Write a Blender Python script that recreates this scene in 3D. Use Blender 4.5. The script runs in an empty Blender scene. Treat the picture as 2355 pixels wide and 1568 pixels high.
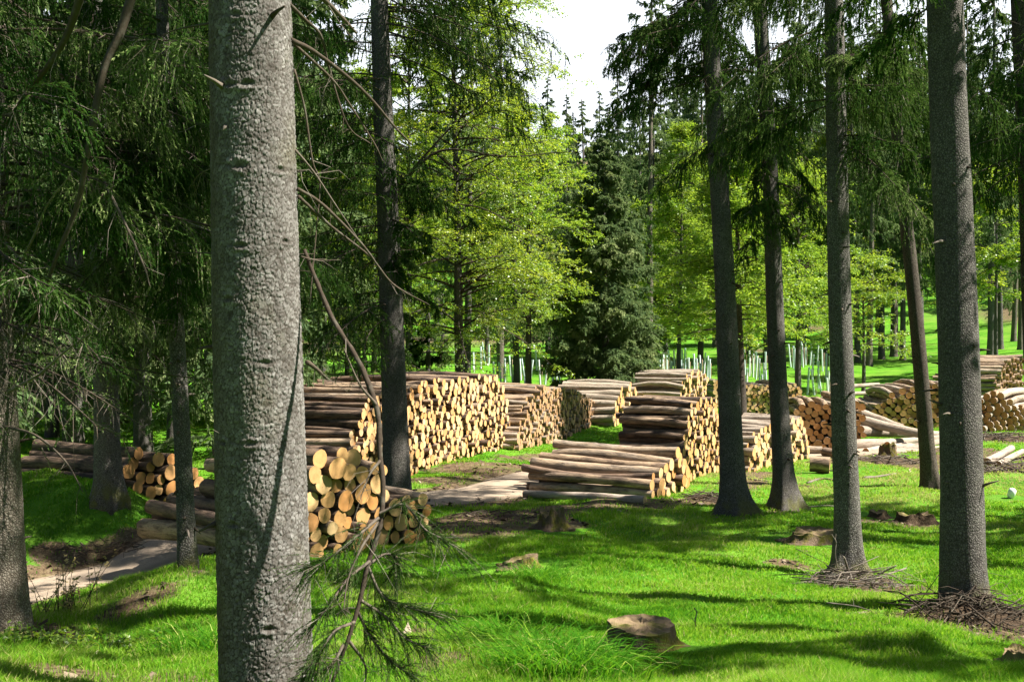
import bpy, math, numpy as np
from mathutils import Vector, Matrix
F_, CX, CY, EYE = 2524.0, 1177.0, 784.0, 2.6
C = bpy.context.scene.collection
def P(px, py, d): return np.array([(px-CX)/F_*d, d, EYE-(py-CY)/F_*d])
def RNG(s): return np.random.default_rng(s)
def unit(v): return v/np.maximum(np.linalg.norm(v, axis=-1, keepdims=True), 1e-9)

# ------------------------------------------------------------------ mesh building
class Acc:
    def __init__(s): s.V=[]; s.T=[]; s.Q=[]; s.TM=[]; s.QM=[]; s.var=[]; s.loc=[]; s.n=0; s.TS=[]; s.QS=[]
    def add(s, V, T=None, Q=None, m=0, var=0.5, loc=None, smooth=False):
        V=np.asarray(V,float).reshape(-1,3); k=len(V)
        s.V.append(V)
        if T is not None and len(T):
            T=np.asarray(T,int).reshape(-1,3); s.T.append(T+s.n); s.TM.append(np.full(len(T),m)); s.TS.append(np.full(len(T),smooth))
        if Q is not None and len(Q):
            Q=np.asarray(Q,int).reshape(-1,4); s.Q.append(Q+s.n); s.QM.append(np.full(len(Q),m)); s.QS.append(np.full(len(Q),smooth))
        s.var.append(np.broadcast_to(np.asarray(var,float),(k,)))
        s.loc.append(np.zeros((k,3)) if loc is None else np.asarray(loc,float))
        s.n+=k
    def mesh(s, name, mats, origin=(0,0,0)):
        me=bpy.data.meshes.new(name)
        V=np.concatenate(s.V)-np.asarray(origin,float)
        T=np.concatenate(s.T) if s.T else np.zeros((0,3),int)
        Q=np.concatenate(s.Q) if s.Q else np.zeros((0,4),int)
        nt,nq=len(T),len(Q)
        me.vertices.add(len(V)); me.vertices.foreach_set('co',V.astype(np.float32).ravel())
        me.loops.add(nt*3+nq*4); me.loops.foreach_set('vertex_index',np.concatenate([T.ravel(),Q.ravel()]).astype(np.int32))
        me.polygons.add(nt+nq)
        me.polygons.foreach_set('loop_start',np.concatenate([np.arange(nt)*3,nt*3+np.arange(nq)*4]).astype(np.int32))
        me.polygons.foreach_set('material_index',np.concatenate(s.TM+s.QM).astype(np.int32) if nt+nq else [])
        me.polygons.foreach_set('use_smooth',np.concatenate(s.TS+s.QS).astype(bool))
        for m in mats: me.materials.append(m)
        me.update(calc_edges=True)
        a=me.attributes.new('var','FLOAT','POINT'); a.data.foreach_set('value',np.concatenate(s.var).astype(np.float32))
        a=me.attributes.new('loc','FLOAT_VECTOR','POINT'); a.data.foreach_set('vector',np.concatenate(s.loc).astype(np.float32).ravel())
        return me
def tag(o, label=None, cat=None, group=None, kind=None):
    if label: o['label']=label
    if cat: o['category']=cat
    if group: o['group']=group
    if kind: o['kind']=kind
    return o
def link(name, me, parent=None, loc=(0,0,0)):
    o=bpy.data.objects.new(name, me); C.objects.link(o); o.location=loc
    if parent: o.parent=parent
    return o
def empty(name, loc, rz=0):
    o=bpy.data.objects.new(name,None); C.objects.link(o); o.location=loc; o.rotation_euler=(0,0,rz); o.empty_display_size=.2
    return o
def copy_tree(o, parent=None):
    c=o.copy(); C.objects.link(c)
    if parent: c.parent=parent
    for ch in o.children: copy_tree(ch,c)
    return c

def tube(acc, pts, rad, k=8, m=0, var=0.5, lobes=None, cap=True, smooth=True, rough=0, rng=None, loc=False):
    """polyline tube with per-point radius; lobes(theta, i)-> radius factor"""
    pts=np.asarray(pts,float); n=len(pts); rad=np.broadcast_to(np.asarray(rad,float),(n,))
    tg=unit(np.gradient(pts,axis=0))
    ref=np.array([0,0,1.]) if abs(tg[:,2]).mean()<.8 else np.array([1.,0,0])
    a=unit(np.cross(tg,ref)); b=np.cross(tg,a)
    th=np.arange(k)/k*2*np.pi
    f=np.ones((n,k))
    if lobes is not None: f=f*lobes(th[None,:],np.arange(n)[:,None])
    if rough: f=f*(1+rough*rng.normal(size=(n,k)))
    V=pts[:,None]+(rad[:,None]*f)[...,None]*(np.cos(th)[None,:,None]*a[:,None]+np.sin(th)[None,:,None]*b[:,None])
    i=np.arange(n-1)[:,None]*k; j=np.arange(k)[None]; j2=(j+1)%k
    Q=np.stack([i+j,i+j2,i+k+j2,i+k+j],-1).reshape(-1,4)
    V=V.reshape(-1,3); T=None
    if cap and rad[-1]>1e-4:
        V=np.vstack([V,pts[0],pts[-1]]); e=n*k
        jj=np.arange(k); T=np.vstack([np.stack([np.full(k,e),(jj+1)%k,jj],-1),np.stack([np.full(k,e+1),(n-1)*k+jj,(n-1)*k+(jj+1)%k],-1)])
    acc.add(V,T,Q,m=m,var=var,smooth=smooth)

def bez(*ps, n=12):
    """smooth curve through control points (Catmull-Rom)"""
    ps=np.asarray(ps,float); q=np.vstack([2*ps[0]-ps[1],ps,2*ps[-1]-ps[-2]]); out=[]
    for i in range(1,len(q)-2):
        for t in np.linspace(0,1,n,endpoint=False):
            p0,p1,p2,p3=q[i-1:i+3]
            out.append(.5*((2*p1)+(-p0+p2)*t+(2*p0-5*p1+4*p2-p3)*t*t+(-p0+3*p1-3*p2+p3)*t**3))
    out.append(ps[-1]); return np.array(out)

def hash2(ix,iy,seed):
    n=(ix.astype(np.int64)*374761393+iy.astype(np.int64)*668265263+seed*982451653)&0xffffffff
    n=((n^(n>>13))*1274126177)&0xffffffff
    return ((n^(n>>16))&0xffffff)/float(0xffffff)
def vnoise(x,y,seed=1):
    ix=np.floor(x); iy=np.floor(y); fx=x-ix; fy=y-iy; fx=fx*fx*(3-2*fx); fy=fy*fy*(3-2*fy)
    ix=ix.astype(int); iy=iy.astype(int)
    a=hash2(ix,iy,seed);b=hash2(ix+1,iy,seed);c=hash2(ix,iy+1,seed);d=hash2(ix+1,iy+1,seed)
    return (a*(1-fx)+b*fx)*(1-fy)+(c*(1-fx)+d*fx)*fy
def fbm(x,y,seed=1,o=4):
    s=0;a=.5
    for i in range(o): s=s+a*vnoise(x*2**i,y*2**i,seed+i); a*=.5
    return s

# ------------------------------------------------------------------ materials
class M:
    def __init__(s,name):
        s.m=bpy.data.materials.new(name); s.m.use_nodes=True; s.t=s.m.node_tree; s.t.nodes.clear()
        s.out=s.t.nodes.new('ShaderNodeOutputMaterial')
    def n(s,typ,ins=None,**kw):
        nd=s.t.nodes.new('ShaderNode'+typ)
        for k,v in kw.items(): setattr(nd,k,v)
        for k,v in (ins or {}).items(): s.set(nd,k,v)
        return nd
    def set(s,nd,k,v):
        sock=nd.inputs[k]
        if isinstance(v,bpy.types.NodeSocket): s.t.links.new(v,sock)
        elif isinstance(v,bpy.types.Node): s.t.links.new(v.outputs[0],sock)
        else: sock.default_value=(*v,1) if isinstance(v,(tuple,list)) and len(v)==3 and sock.type=='RGBA' else v
    def ramp(s,fac,stops,interp='LINEAR'):
        r=s.n('ValToRGB',{'Fac':fac}); cr=r.color_ramp; cr.interpolation=interp
        while len(cr.elements)<len(stops): cr.elements.new(.5)
        for e,(p,c) in zip(cr.elements,stops): e.position=p; e.color=(*c,1) if len(c)==3 else c
        return r.outputs['Color']
    def mix(s,a,b,f,blend='MIX'):
        r=s.n('Mix',data_type='RGBA',blend_type=blend); s.set(r,0,f)
        s.set(r,6,a); s.set(r,7,b); return r.outputs[2]
    def math(s,op,a,b=0.0,clamp=False):
        r=s.n('Math',operation=op,use_clamp=clamp); s.set(r,0,a); s.set(r,1,b); return r.outputs[0]
    def attr(s,name,out='Fac'): return s.n('Attribute',attribute_name=name).outputs[out]
    def noise(s,vec,scale,detail=4,rough=.6,dist=0.):
        return s.n('TexNoise',{'Vector':vec,'Scale':scale,'Detail':detail,'Roughness':rough,'Distortion':dist}).outputs['Fac']
    def map(s,vec,scale=(1,1,1),loc=(0,0,0)): return s.n('Mapping',{'Vector':vec,'Scale':scale,'Location':loc}).outputs[0]
    def obj(s): return s.n('TexCoord').outputs['Object']
    def pos(s): return s.n('NewGeometry').outputs['Position']
    def bump(s,h,strength=.5,dist=.01,nrm=None):
        ins={'Height':h,'Strength':strength,'Distance':dist}
        if nrm is not None: ins['Normal']=nrm
        return s.n('Bump',ins).outputs[0]
    def princ(s,col,rough=.8,nrm=None,spec=.3):
        p=s.n('BsdfPrincipled',{'Base Color':col,'Roughness':rough,'Specular IOR Level':spec})
        if nrm is not None: s.set(p,'Normal',nrm)
        s.t.links.new(p.outputs[0],s.out.inputs[0]); return s.m
    def leaf(s,col,tcol,tf=.4,gloss=.04):
        d=s.n('BsdfDiffuse',{'Color':col}); t=s.n('BsdfTranslucent',{'Color':tcol})
        x=s.n('MixShader',{0:tf}); s.t.links.new(d.outputs[0],x.inputs[1]); s.t.links.new(t.outputs[0],x.inputs[2])
        if gloss:
            g=s.n('BsdfGlossy',{'Color':(1,1,1),'Roughness':.45}); y=s.n('MixShader',{0:gloss})
            s.t.links.new(x.outputs[0],y.inputs[1]); s.t.links.new(g.outputs[0],y.inputs[2]); x=y
        s.t.links.new(x.outputs[0],s.out.inputs[0]); return s.m

def mat_bark(name,c0,c1,c2,sc=58,lichen=(.2,.21,.16),lf=.35,bs=.55,moss=0):
    k=M(name); v=k.obj()
    vm=k.map(v,(1,1,.75))
    dn=k.noise(vm,9,3)
    vd=k.n('VectorMath',{0:vm,1:k.n('VectorMath',{0:k.n('TexNoise',{'Vector':vm,'Scale':14.,'Detail':2.}).outputs['Color'],'Scale':.035},operation='SCALE').outputs[0]},operation='ADD').outputs[0]
    vo=k.n('TexVoronoi',{'Vector':vd,'Scale':sc},feature='DISTANCE_TO_EDGE').outputs['Distance']
    vc=k.n('TexVoronoi',{'Vector':vd,'Scale':sc}).outputs['Color']
    pl=k.ramp(k.math('ADD',vo,k.math('MULTIPLY',k.math('SUBTRACT',k.noise(vm,40,3,.7),.5),.3)),[(0,(0,0,0)),(.2,(.7,.7,.7)),(.5,(1,1,1))])
    big=k.noise(v,1.7,4)
    base=k.mix(c1,c2,k.n('SeparateColor',{0:vc}).outputs[0])
    base=k.mix(base,lichen,k.math('MULTIPLY',k.ramp(k.noise(v,4.3,5,.7),[(.45,(0,0,0)),(.65,(1,1,1))]),lf))
    base=k.mix(base,c0,k.ramp(big,[(.4,(0,0,0)),(.75,(.6,.6,.6))]))
    base=k.mix(c0,base,pl)
    if moss:
        z=k.n('SeparateXYZ',{0:v}).outputs[2]
        mf=k.math('MULTIPLY',k.ramp(z,[(0,(1,1,1)),(.42,(0,0,0))]),k.ramp(k.noise(v,5,4),[(.42,(0,0,0)),(.6,(1,1,1))]))
        base=k.mix(base,(.13,.13,.02),k.math('MULTIPLY',mf,moss))
    h=k.math('ADD',pl,k.math('MULTIPLY',k.noise(v,70,3),.5))
    return k.princ(base,.9,k.bump(h,bs,.012),.15)

MAT={}
MAT['bark_grey']=mat_bark('bark_grey',(.04,.035,.03),(.15,.14,.125),(.24,.225,.2),moss=.7)
MAT['bark_dark']=mat_bark('bark_dark',(.04,.035,.031),(.12,.108,.096),(.19,.174,.157),lf=.35,moss=.6)
MAT['bark_pale']=mat_bark('bark_pale',(.07,.055,.04),(.17,.145,.115),(.26,.23,.19),sc=62,lf=.3,bs=.6)
MAT['bark_red']=mat_bark('bark_red',(.03,.023,.018),(.1,.078,.062),(.16,.13,.105),lf=.15)

# the big foreground trunk: the plates themselves are modelled, the shader only colours them
k=M('bark_plates'); v=k.obj(); var=k.attr('var'); lc=k.attr('loc','Vector'); crack=k.n('SeparateXYZ',{0:lc}).outputs[0]
base=k.ramp(var,[(0,(.05,.043,.036)),(.35,(.097,.088,.078)),(.7,(.148,.138,.126)),(1,(.25,.238,.22))])
base=k.mix(base,(.12,.115,.05),k.ramp(k.noise(v,3.1,5,.65),[(.52,(0,0,0)),(.7,(.3,.3,.3))]))
base=k.mix(base,(.27,.265,.24),k.ramp(k.noise(v,38,3,.6),[(.57,(0,0,0)),(.7,(.5,.5,.5))]))
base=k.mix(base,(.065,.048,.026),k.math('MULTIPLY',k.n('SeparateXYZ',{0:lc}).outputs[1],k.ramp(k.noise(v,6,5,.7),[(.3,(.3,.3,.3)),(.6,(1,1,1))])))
base=k.mix(base,(.05,.04,.03),k.ramp(k.noise(k.map(v,(1,1,.35)),2.3,5,.7),[(.52,(0,0,0)),(.7,(.55,.55,.55))]))
base=k.mix((.035,.027,.019),base,crack)
MAT['bark_plates']=k.princ(base,.88,k.bump(k.noise(v,150,3,.6),.5,.004),.2)

def mat_logbark(name,cols,peel,pf,patch=(.05,.035,.025)):
    k=M(name); lc=k.attr('loc','Vector'); var=k.attr('var')
    off=k.n('CombineXYZ',{0:k.math('MULTIPLY',var,37.),1:k.math('MULTIPLY',var,91.),2:0.}).outputs[0]
    v=k.n('VectorMath',{0:lc,1:off},operation='ADD').outputs[0]
    b=k.ramp(var,[(i/(len(cols)-1),c) for i,c in enumerate(cols)])
    n1=k.noise(k.map(v,(1.2,6,6)),3.,5,.65); n2=k.noise(k.map(v,(3,14,14)),5.,4,.7); n3=k.noise(k.map(v,(.9,4,4)),2.4,5,.65,.4)
    b=k.mix(b,patch,k.ramp(n1,[(.45,(0,0,0)),(.62,(.8,.8,.8))]))
    b=k.mix(b,peel,k.math('MULTIPLY',k.ramp(n3,[(.44,(0,0,0)),(.56,(1,1,1))]),pf))
    b=k.mix(b,(.02,.016,.012),k.math('MULTIPLY',k.ramp(n2,[(.3,(1,1,1)),(.45,(0,0,0))]),.55))
    return k.princ(b,.85,k.bump(k.math('ADD',n2,n1),.6,.02),.2)
MAT['log_brown']=mat_logbark('log_brown',[(.09,.06,.042),(.2,.135,.09),(.15,.105,.078),(.27,.205,.15),(.33,.27,.205)],(.42,.3,.19),.65)
MAT['log_dark']=mat_logbark('log_dark',[(.035,.026,.021),(.08,.055,.04),(.05,.036,.028),(.14,.092,.065)],(.3,.2,.13),.4,(.02,.016,.013))
MAT['log_pale']=mat_logbark('log_pale',[(.2,.165,.13),(.28,.225,.17),(.25,.21,.17),(.36,.3,.235)],(.4,.33,.26),.6,(.17,.12,.085))
def mat_cut(name,c0,c1,c2):
    k=M(name); lc=k.attr('loc','Vector'); var=k.attr('var')
    sp=k.n('SeparateXYZ',{0:lc}); yy,zz=sp.outputs[1],sp.outputs[2]
    dd=k.math('SQRT',k.math('ADD',k.math('MULTIPLY',yy,yy),k.math('MULTIPLY',zz,zz)))
    off=k.n('CombineXYZ',{0:k.math('MULTIPLY',var,53.),1:yy,2:zz}).outputs[0]
    nz=k.noise(off,14.,4,.6); dd2=k.math('ADD',dd,k.math('MULTIPLY',nz,.02))
    ring=k.math('SINE',k.math('MULTIPLY',dd2,420.)); ring=k.math('ADD',k.math('MULTIPLY',ring,.5),.5)
    b=k.ramp(var,[(0,c0),(.3,c1),(.55,(c1[0]*.8,c1[1]*.78,c1[2]*.8)),(.8,c2),(.95,c1),(1,(c0[0]*.75,c0[1]*.8,c0[2]))])
    b=k.mix(b,(.3,.15,.05),k.math('MULTIPLY',ring,.3))
    b=k.mix(b,(.33,.17,.06),k.ramp(nz,[(.5,(0,0,0)),(.72,(.6,.6,.6))]))
    rr=sp.outputs[0]                        # relative radius 0..1
    b=k.mix(b,(.36,.2,.08),k.ramp(rr,[(0.,(.35,.35,.35)),(.3,(0,0,0)),(.86,(0,0,0)),(.97,(.3,.3,.3))]))
    b=k.mix(b,(.12,.075,.04),k.math('MULTIPLY',k.ramp(k.noise(off,33.,3,.7),[(.62,(0,0,0)),(.72,(1,1,1))]),.5))
    return k.princ(b,.8,k.bump(k.noise(off,60.,2),.3,.003),.2)
MAT['cut_fresh']=mat_cut('cut_fresh',(.4,.18,.05),(.5,.3,.115),(.58,.42,.21))
MAT['cut_orange']=mat_cut('cut_orange',(.42,.19,.06),(.5,.25,.09),(.56,.34,.15))
MAT['cut_pale']=mat_cut('cut_pale',(.47,.22,.07),(.56,.35,.16),(.63,.45,.25))
MAT['cut_brown']=mat_cut('cut_brown',(.27,.15,.075),(.36,.22,.12),(.44,.3,.18))

def mat_needle(name,c,tip,trans):
    k=M(name); var=k.attr('var')
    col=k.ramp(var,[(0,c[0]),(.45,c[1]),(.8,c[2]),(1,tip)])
    return k.leaf(col,k.mix(col,trans,.5),.34,0)
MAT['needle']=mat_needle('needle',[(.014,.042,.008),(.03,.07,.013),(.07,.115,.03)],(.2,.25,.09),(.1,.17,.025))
MAT['needle_far']=mat_needle('needle_far',[(.06,.1,.045),(.1,.15,.06),(.155,.205,.085)],(.26,.3,.13),(.24,.32,.1))  # distance haze put into the colour: paler than the near needles
MAT['needle_olive']=mat_needle('needle_olive',[(.05,.095,.035),(.1,.155,.05),(.2,.235,.075)],(.36,.36,.13),(.27,.33,.07))
k=M('beech_leaf'); var=k.attr('var'); col=k.ramp(var,[(0,(.065,.145,.01)),(.5,(.13,.21,.016)),(1,(.22,.28,.026))])
MAT['beech']=k.leaf(col,k.ramp(var,[(0,(.2,.35,.015)),(1,(.47,.52,.035))]),.5,.04)
k=M('beech_leaf_yellow'); var=k.attr('var'); col=k.ramp(var,[(0,(.085,.175,.015)),(.5,(.145,.235,.022)),(1,(.23,.3,.035))])
MAT['beech_y']=k.leaf(col,k.ramp(var,[(0,(.23,.4,.02)),(1,(.46,.55,.05))]),.45,.02)
k=M('grass_blade'); var=k.attr('var'); col=k.ramp(var,[(0,(.035,.13,.01)),(.4,(.085,.225,.015)),(.7,(.18,.315,.03)),(.88,(.3,.34,.09)),(1,(.38,.34,.14))])
MAT['grass']=k.leaf(col,k.ramp(var,[(0,(.12,.35,.01)),(.7,(.36,.56,.03)),(1,(.45,.45,.14))]),.42,0)
k=M('dead_twig'); v=k.pos(); MAT['twig']=k.princ(k.mix(k.ramp(k.attr('var'),[(0,(.035,.025,.018)),(.5,(.075,.058,.042)),(1,(.2,.17,.14))]),(.13,.125,.1),k.ramp(k.noise(v,14,4),[(.5,(0,0,0)),(.7,(.5,.5,.5))])),.9,k.bump(k.noise(v,60,3),.5,.006),.1)
k=M('moss_stump'); v=k.obj(); nz=k.noise(v,7,5,.65); n2=k.noise(k.map(v,(1,1,.25)),26,4,.7)
b=k.mix((.075,.05,.032),(.17,.125,.085),n2); b=k.mix(b,(.12,.105,.018),k.ramp(nz,[(.46,(0,0,0)),(.6,(.9,.9,.9))])); b=k.mix(b,(.06,.075,.015),k.ramp(k.noise(v,16,4),[(.55,(0,0,0)),(.7,(.7,.7,.7))]))
MAT['stump']=k.princ(b,.95,k.bump(k.math('ADD',n2,nz),.9,.03),.1)
k=M('soil'); v=k.pos(); nz=k.noise(v,9,6,.7)
MAT['soil']=k.princ(k.ramp(nz,[(.3,(.03,.02,.013)),(.55,(.085,.058,.036)),(.75,(.16,.12,.075))]),.95,k.bump(k.noise(v,30,5,.7),.9,.04),.1)
k=M('chips'); MAT['chips']=k.princ(k.ramp(k.attr('var'),[(0,(.05,.035,.024)),(.6,(.11,.08,.055)),(.9,(.2,.155,.11)),(1,(.36,.3,.23))]),.9,None,.1)
k=M('plastic_tube'); MAT['tube']=k.leaf(k.ramp(k.attr('var'),[(0,(.6,.72,.74)),(.6,(.76,.82,.83)),(1,(.82,.84,.82))]),(.75,.85,.86),.3,.05)
k=M('stake_wood'); MAT['stake']=k.princ((.3,.22,.14),.85)
k=M('white_plastic'); MAT['white']=k.princ((.75,.77,.8),.5)
k=M('dry_leaf'); MAT['dry']=k.leaf(k.ramp(k.attr('var'),[(0,(.3,.24,.07)),(1,(.5,.36,.16))]),(.5,.4,.15),.35,.03)
# ------------------------------------------------------------------ the lie of the land
CTRL=[]   # x, y, z
def cp(px,py,d): CTRL.append(P(px,py,d))
for x in (-3.2,0,3.2): CTRL.append((x,3,1.02))
for q in [(1177,1568,5.3),(613,1690,5.2),(500,1660,5.2),(720,1640,5.2),(1475,1492,7.2),(2217,1392,9.5),(1950,1312,11.8),(1690,1187,16.4),(1805,1168,17),(2140,1125,19.3),
          (750,1275,13),(1010,1238,14.7),(1480,1156,17.7),(935,1086,21.8),(1165,1031,26.7),(1385,991,32),(1655,1096,21.1),(1845,1050,24.8),
          (1740,950,39.8),(1870,1031,26.8),(2100,990,33),(2290,985,31),(2310,915,42),(1200,882,50),(1600,868,50),(1850,905,46),(1395,902,37),
          (1845,830,60),(2000,855,55),(2055,825,62),(2275,835,52),(2300,715,90),(2100,765,85),(1900,778,85),(1600,800,80),(1200,805,80),(1000,822,60),(300,905,50),
          (300,830,80),(60,1425,12.2),(200,1345,14),(295,1291,15.6),(-150,1480,11.5),(-300,1420,12.5),(150,1143,17),(250,1138,17),(70,1150,17.2),(230,1278,15.9),(120,1290,15.6),(380,1168,19),
          (40,1450,8),(100,1485,7.5),(300,1530,6.3),(420,1345,9.4),(330,1330,10.2),(250,1470,8.2),(500,1440,8.2),(520,1560,6),(1100,1130,19),(1220,1092,21.4),(1000,1150,18.),
          (2340,1450,8.6),(2340,1140,18.6),(2330,1060,23),(2600,1390,9.8),(2900,1200,15),(3000,1000,30),(-500,1150,20),(-500,980,35)]: cp(*q)
for (x,y,z) in [(-60,110,9),(0,130,10),(60,120,14),(30,160,22),(-90,60,4),(90,60,7),(-150,300,50),(0,320,55),(150,300,60)]: CTRL.append((x,y,z))
CTRL=np.array(CTRL)
def dom(x,y):
    yy=np.maximum(y,2.5); return np.stack([x/(yy+2.5)*3.0, np.log(yy+2.)*1.6],-1)
_D=dom(CTRL[:,0],CTRL[:,1])
def _U(r2): return .5*r2*np.log(r2+1e-12)
_n=len(_D); _K=_U(((_D[:,None]-_D[None])**2).sum(-1))+np.eye(_n)*1e-3
_Pm=np.hstack([np.ones((_n,1)),_D]); _A=np.zeros((_n+3,_n+3)); _A[:_n,:_n]=_K; _A[:_n,_n:]=_Pm; _A[_n:,:_n]=_Pm.T
_w=np.linalg.solve(_A,np.concatenate([CTRL[:,2],np.zeros(3)]))
ROAD=bez((-14,9.5),(-8,12.3),(-5.55,14.9),(-3.3,17.5),(-.55,18.9),(.75,21.6),(2.6,24.2),(5.4,25.2),(9,26),n=14)
def road_d(x,y):
    sh=np.shape(x); X=np.ravel(x); Y=np.ravel(y); out=np.full(X.shape,99.)
    for i in range(len(ROAD)-1):
        a,b=ROAD[i],ROAD[i+1]; ab=b-a; t=np.clip(((X-a[0])*ab[0]+(Y-a[1])*ab[1])/(ab@ab),0,1)
        out=np.minimum(out,np.hypot(X-a[0]-t*ab[0],Y-a[1]-t*ab[1]))
    return out.reshape(sh)
def H0(x,y):
    x=np.asarray(x,float); y=np.asarray(y,float); sh=x.shape; X=x.ravel(); Y=y.ravel(); out=np.empty(X.shape)
    for s in range(0,len(X),60000):
        D=dom(X[s:s+60000],Y[s:s+60000]); r2=((D[:,None]-_D[None])**2).sum(-1)
        out[s:s+60000]=_U(r2)@_w[:_n]+_w[_n]+D@_w[_n+1:]
    return out.reshape(sh)
MOUNDS=[(*P(1180,1390,9.6)[:2],.55,.12),(*P(1330,1310,11.5)[:2],.8,.11),(*P(2085,1515,6.7)[:2],.3,.10),(*P(1130,1440,8.4)[:2],.5,.07),(*P(1700,1240,13)[:2],.7,.08),(*P(2020,1430,8.3)[:2],.6,.06),(*P(1560,1330,10.5)[:2],.9,.07),(*P(440,1360,9.2)[:2],.7,.10)]
def H(x,y):
    x=np.asarray(x,float); y=np.asarray(y,float)
    h=H0(x,y); rd=road_d(x,y)
    k=np.clip((rd-.8)/.8,0,1)
    far=np.clip((y-2)/3,0,1)*(1-np.clip((y-24)/10,0,1)*.4)
    h=h+k*far*((fbm(x*.55,y*.55,5,3)-.44)*.3+(fbm(x*2.1,y*2.1,9,3)-.44)*.09)
    for mx,my,r,a in MOUNDS: h=h+a*np.exp(-((x-mx)**2+(y-my)**2)/r**2)
    return h
def Hp(x,y): return float(H(np.array([x]),np.array([y]))[0])
def hit(px,py):
    d=np.geomspace(3.2,80,700); x=(px-CX)/F_*d; zr=EYE-(py-CY)/F_*d; g=H(x,d); i=int(np.argmax(zr<g)) if (zr<g).any() else 699
    return float(d[i])
def hpx(px,py): return on_px(px,py,hit(px,py))
def on_px(px,py,d): 
    p=P(px,py,d); return np.array([p[0],p[1],Hp(p[0],p[1])])

# bare and littered patches: x, y, radius, strength
LITTER=[]
def lit(px,py,d,r,s=1.): p=P(px,py,d); LITTER.append((p[0],p[1],r,s))
for q in [(1130,1190,16,.95,1.1),(1190,1180,16.3,.8,1.1),(1060,1200,15.6,.6,1),(1090,1230,14.6,.7,.8),(1290,1165,16.8,.7,.8),(1370,1165,17.2,.8,.7),(1620,1145,17.9,.7,1),(1480,1168,17.4,.7,.7),(1560,1160,17.5,.6,.7),
          (1120,1060,22.6,1.3,.75),(1010,1100,20.4,.8,.8),(1200,1040,25,1.2,.6),(1320,1000,30,.8,.3),
          (1950,1330,11.4,.6,.9),(2040,1345,11,.6,.8),(2240,1410,9.1,.75,1),(2330,1430,8.9,.8,1),(1930,1415,8.6,.3,.7),(1980,1430,8.3,.35,.5),(2050,1415,8.5,.3,.5),(1810,1275,12.3,.35,.7),(1650,1265,12.6,.4,.5),(1480,1330,10.6,.3,.3),(1665,1250,13.2,.35,.5),
          (1700,1200,16,.7,.4),(1815,1180,16.6,.6,.6),(2140,1130,19,.5,.4),(2020,1190,15.8,.4,.8),(2100,1195,15.5,.5,.8),(1720,1105,20,1,.6),(1830,1110,20,.9,.5),(1780,1100,20.5,.9,.4),(2080,1060,23.2,1.6,.8),(2250,1050,24,1.8,.8),(2330,1080,22,1.3,.7),(2300,1000,28,1.8,.8),(1950,1060,23.8,1.5,.7),(1700,1085,21.6,1.2,.5),
          (220,1270,15.8,.5,.75),(120,1268,15.8,.4,.7),(320,1275,15.9,.35,.6),(350,1240,16.1,.3,.5),
          (430,1350,9.3,.35,.5),(490,1330,9.6,.35,.5),(340,1440,8.4,.4,.4),(60,1450,7.9,.5,.8),(200,1545,6,.6,.5),(420,1550,5.8,.6,.55),(100,1520,6.6,.5,.5),(320,1400,8.8,.4,.6),
          (960,1470,7.4,.5,.6),(870,1510,6.4,.5,.6),(1010,1530,6,.35,.7),(1240,1560,5.4,.25,.6),(2035,1500,6.9,.28,.7),(1190,1290,12.3,.3,.6),(1300,1200,15.6,.5,.6)]: lit(*q)
def litter(x,y):
    v=np.zeros(np.shape(x))
    for lx,ly,r,s in LITTER: v=np.maximum(v,s*np.exp(-((x-lx)**2+(y-ly)**2)/(r*r)))
    rd=road_d(x,y); v=np.maximum(v,.95*np.exp(-(np.maximum(rd-.75,0)/.4)**2))
    v=v+(fbm(x*1.7,y*1.7,21,4)-.47)*.75
    v=np.maximum(v, np.clip((y-52)/25,0,1)*(.05+.75*fbm(x*.12,y*.12,33,3)))
    return np.clip((v-.28)/.3,0,1)

# ground sheet: one warped grid, fine near the camera, reaching the horizon
us=np.concatenate([-np.geomspace(9,.82,16),np.linspace(-.8,.8,330),np.geomspace(.82,9,16)])
ys=np.concatenate([np.linspace(-60,0,7),np.linspace(1,3.4,8),np.geomspace(3.5,60,300),np.geomspace(62,700,46)])
U,Y=np.meshgrid(us,ys); X=U*(np.abs(Y)*.92+2.5)
Z=H(X,Y); rd=road_d(X,Y); Z=Z-np.where(rd<.95,.03,0)*1.0
nu,ny=len(us),len(ys); i=np.arange(ny-1)[:,None]*nu; j=np.arange(nu-1)[None]
Q=np.stack([i+j,i+j+1,i+nu+j+1,i+nu+j],-1).reshape(-1,4)
a=Acc(); a.add(np.stack([X,Y,Z],-1).reshape(-1,3),None,Q,var=litter(X,Y).ravel(),smooth=True)
k=M('forest_floor'); v=k.pos(); var=k.attr('var'); n1=k.noise(v,1.1,5,.6); n2=k.noise(v,16,5,.7); n3=k.noise(v,.35,4)
g=k.mix((.04,.14,.008),(.095,.25,.014),k.ramp(n1,[(.35,(0,0,0)),(.65,(1,1,1))])); g=k.mix(g,(.12,.2,.04),k.ramp(n2,[(.5,(0,0,0)),(.75,(.5,.5,.5))]))
g=k.mix(g,(.14,.24,.03),k.ramp(n3,[(.45,(0,0,0)),(.62,(.6,.6,.6))]))
s=k.ramp(n2,[(.3,(.045,.03,.018)),(.52,(.12,.085,.05)),(.7,(.22,.17,.1))]); s=k.mix(s,(.1,.13,.03),k.ramp(n1,[(.5,(0,0,0)),(.68,(.6,.6,.6))]))
f=k.ramp(k.math('ADD',var,k.math('MULTIPLY',k.math('SUBTRACT',n2,.5),.5)),[(.3,(0,0,0)),(.6,(1,1,1))])
MAT['ground']=k.princ(k.mix(g,s,f),.95,k.bump(k.noise(v,40,4,.7),.8,.03),.05)
ground=tag(link('ground',a.mesh('ground',[MAT['ground']])),kind='structure')

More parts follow.
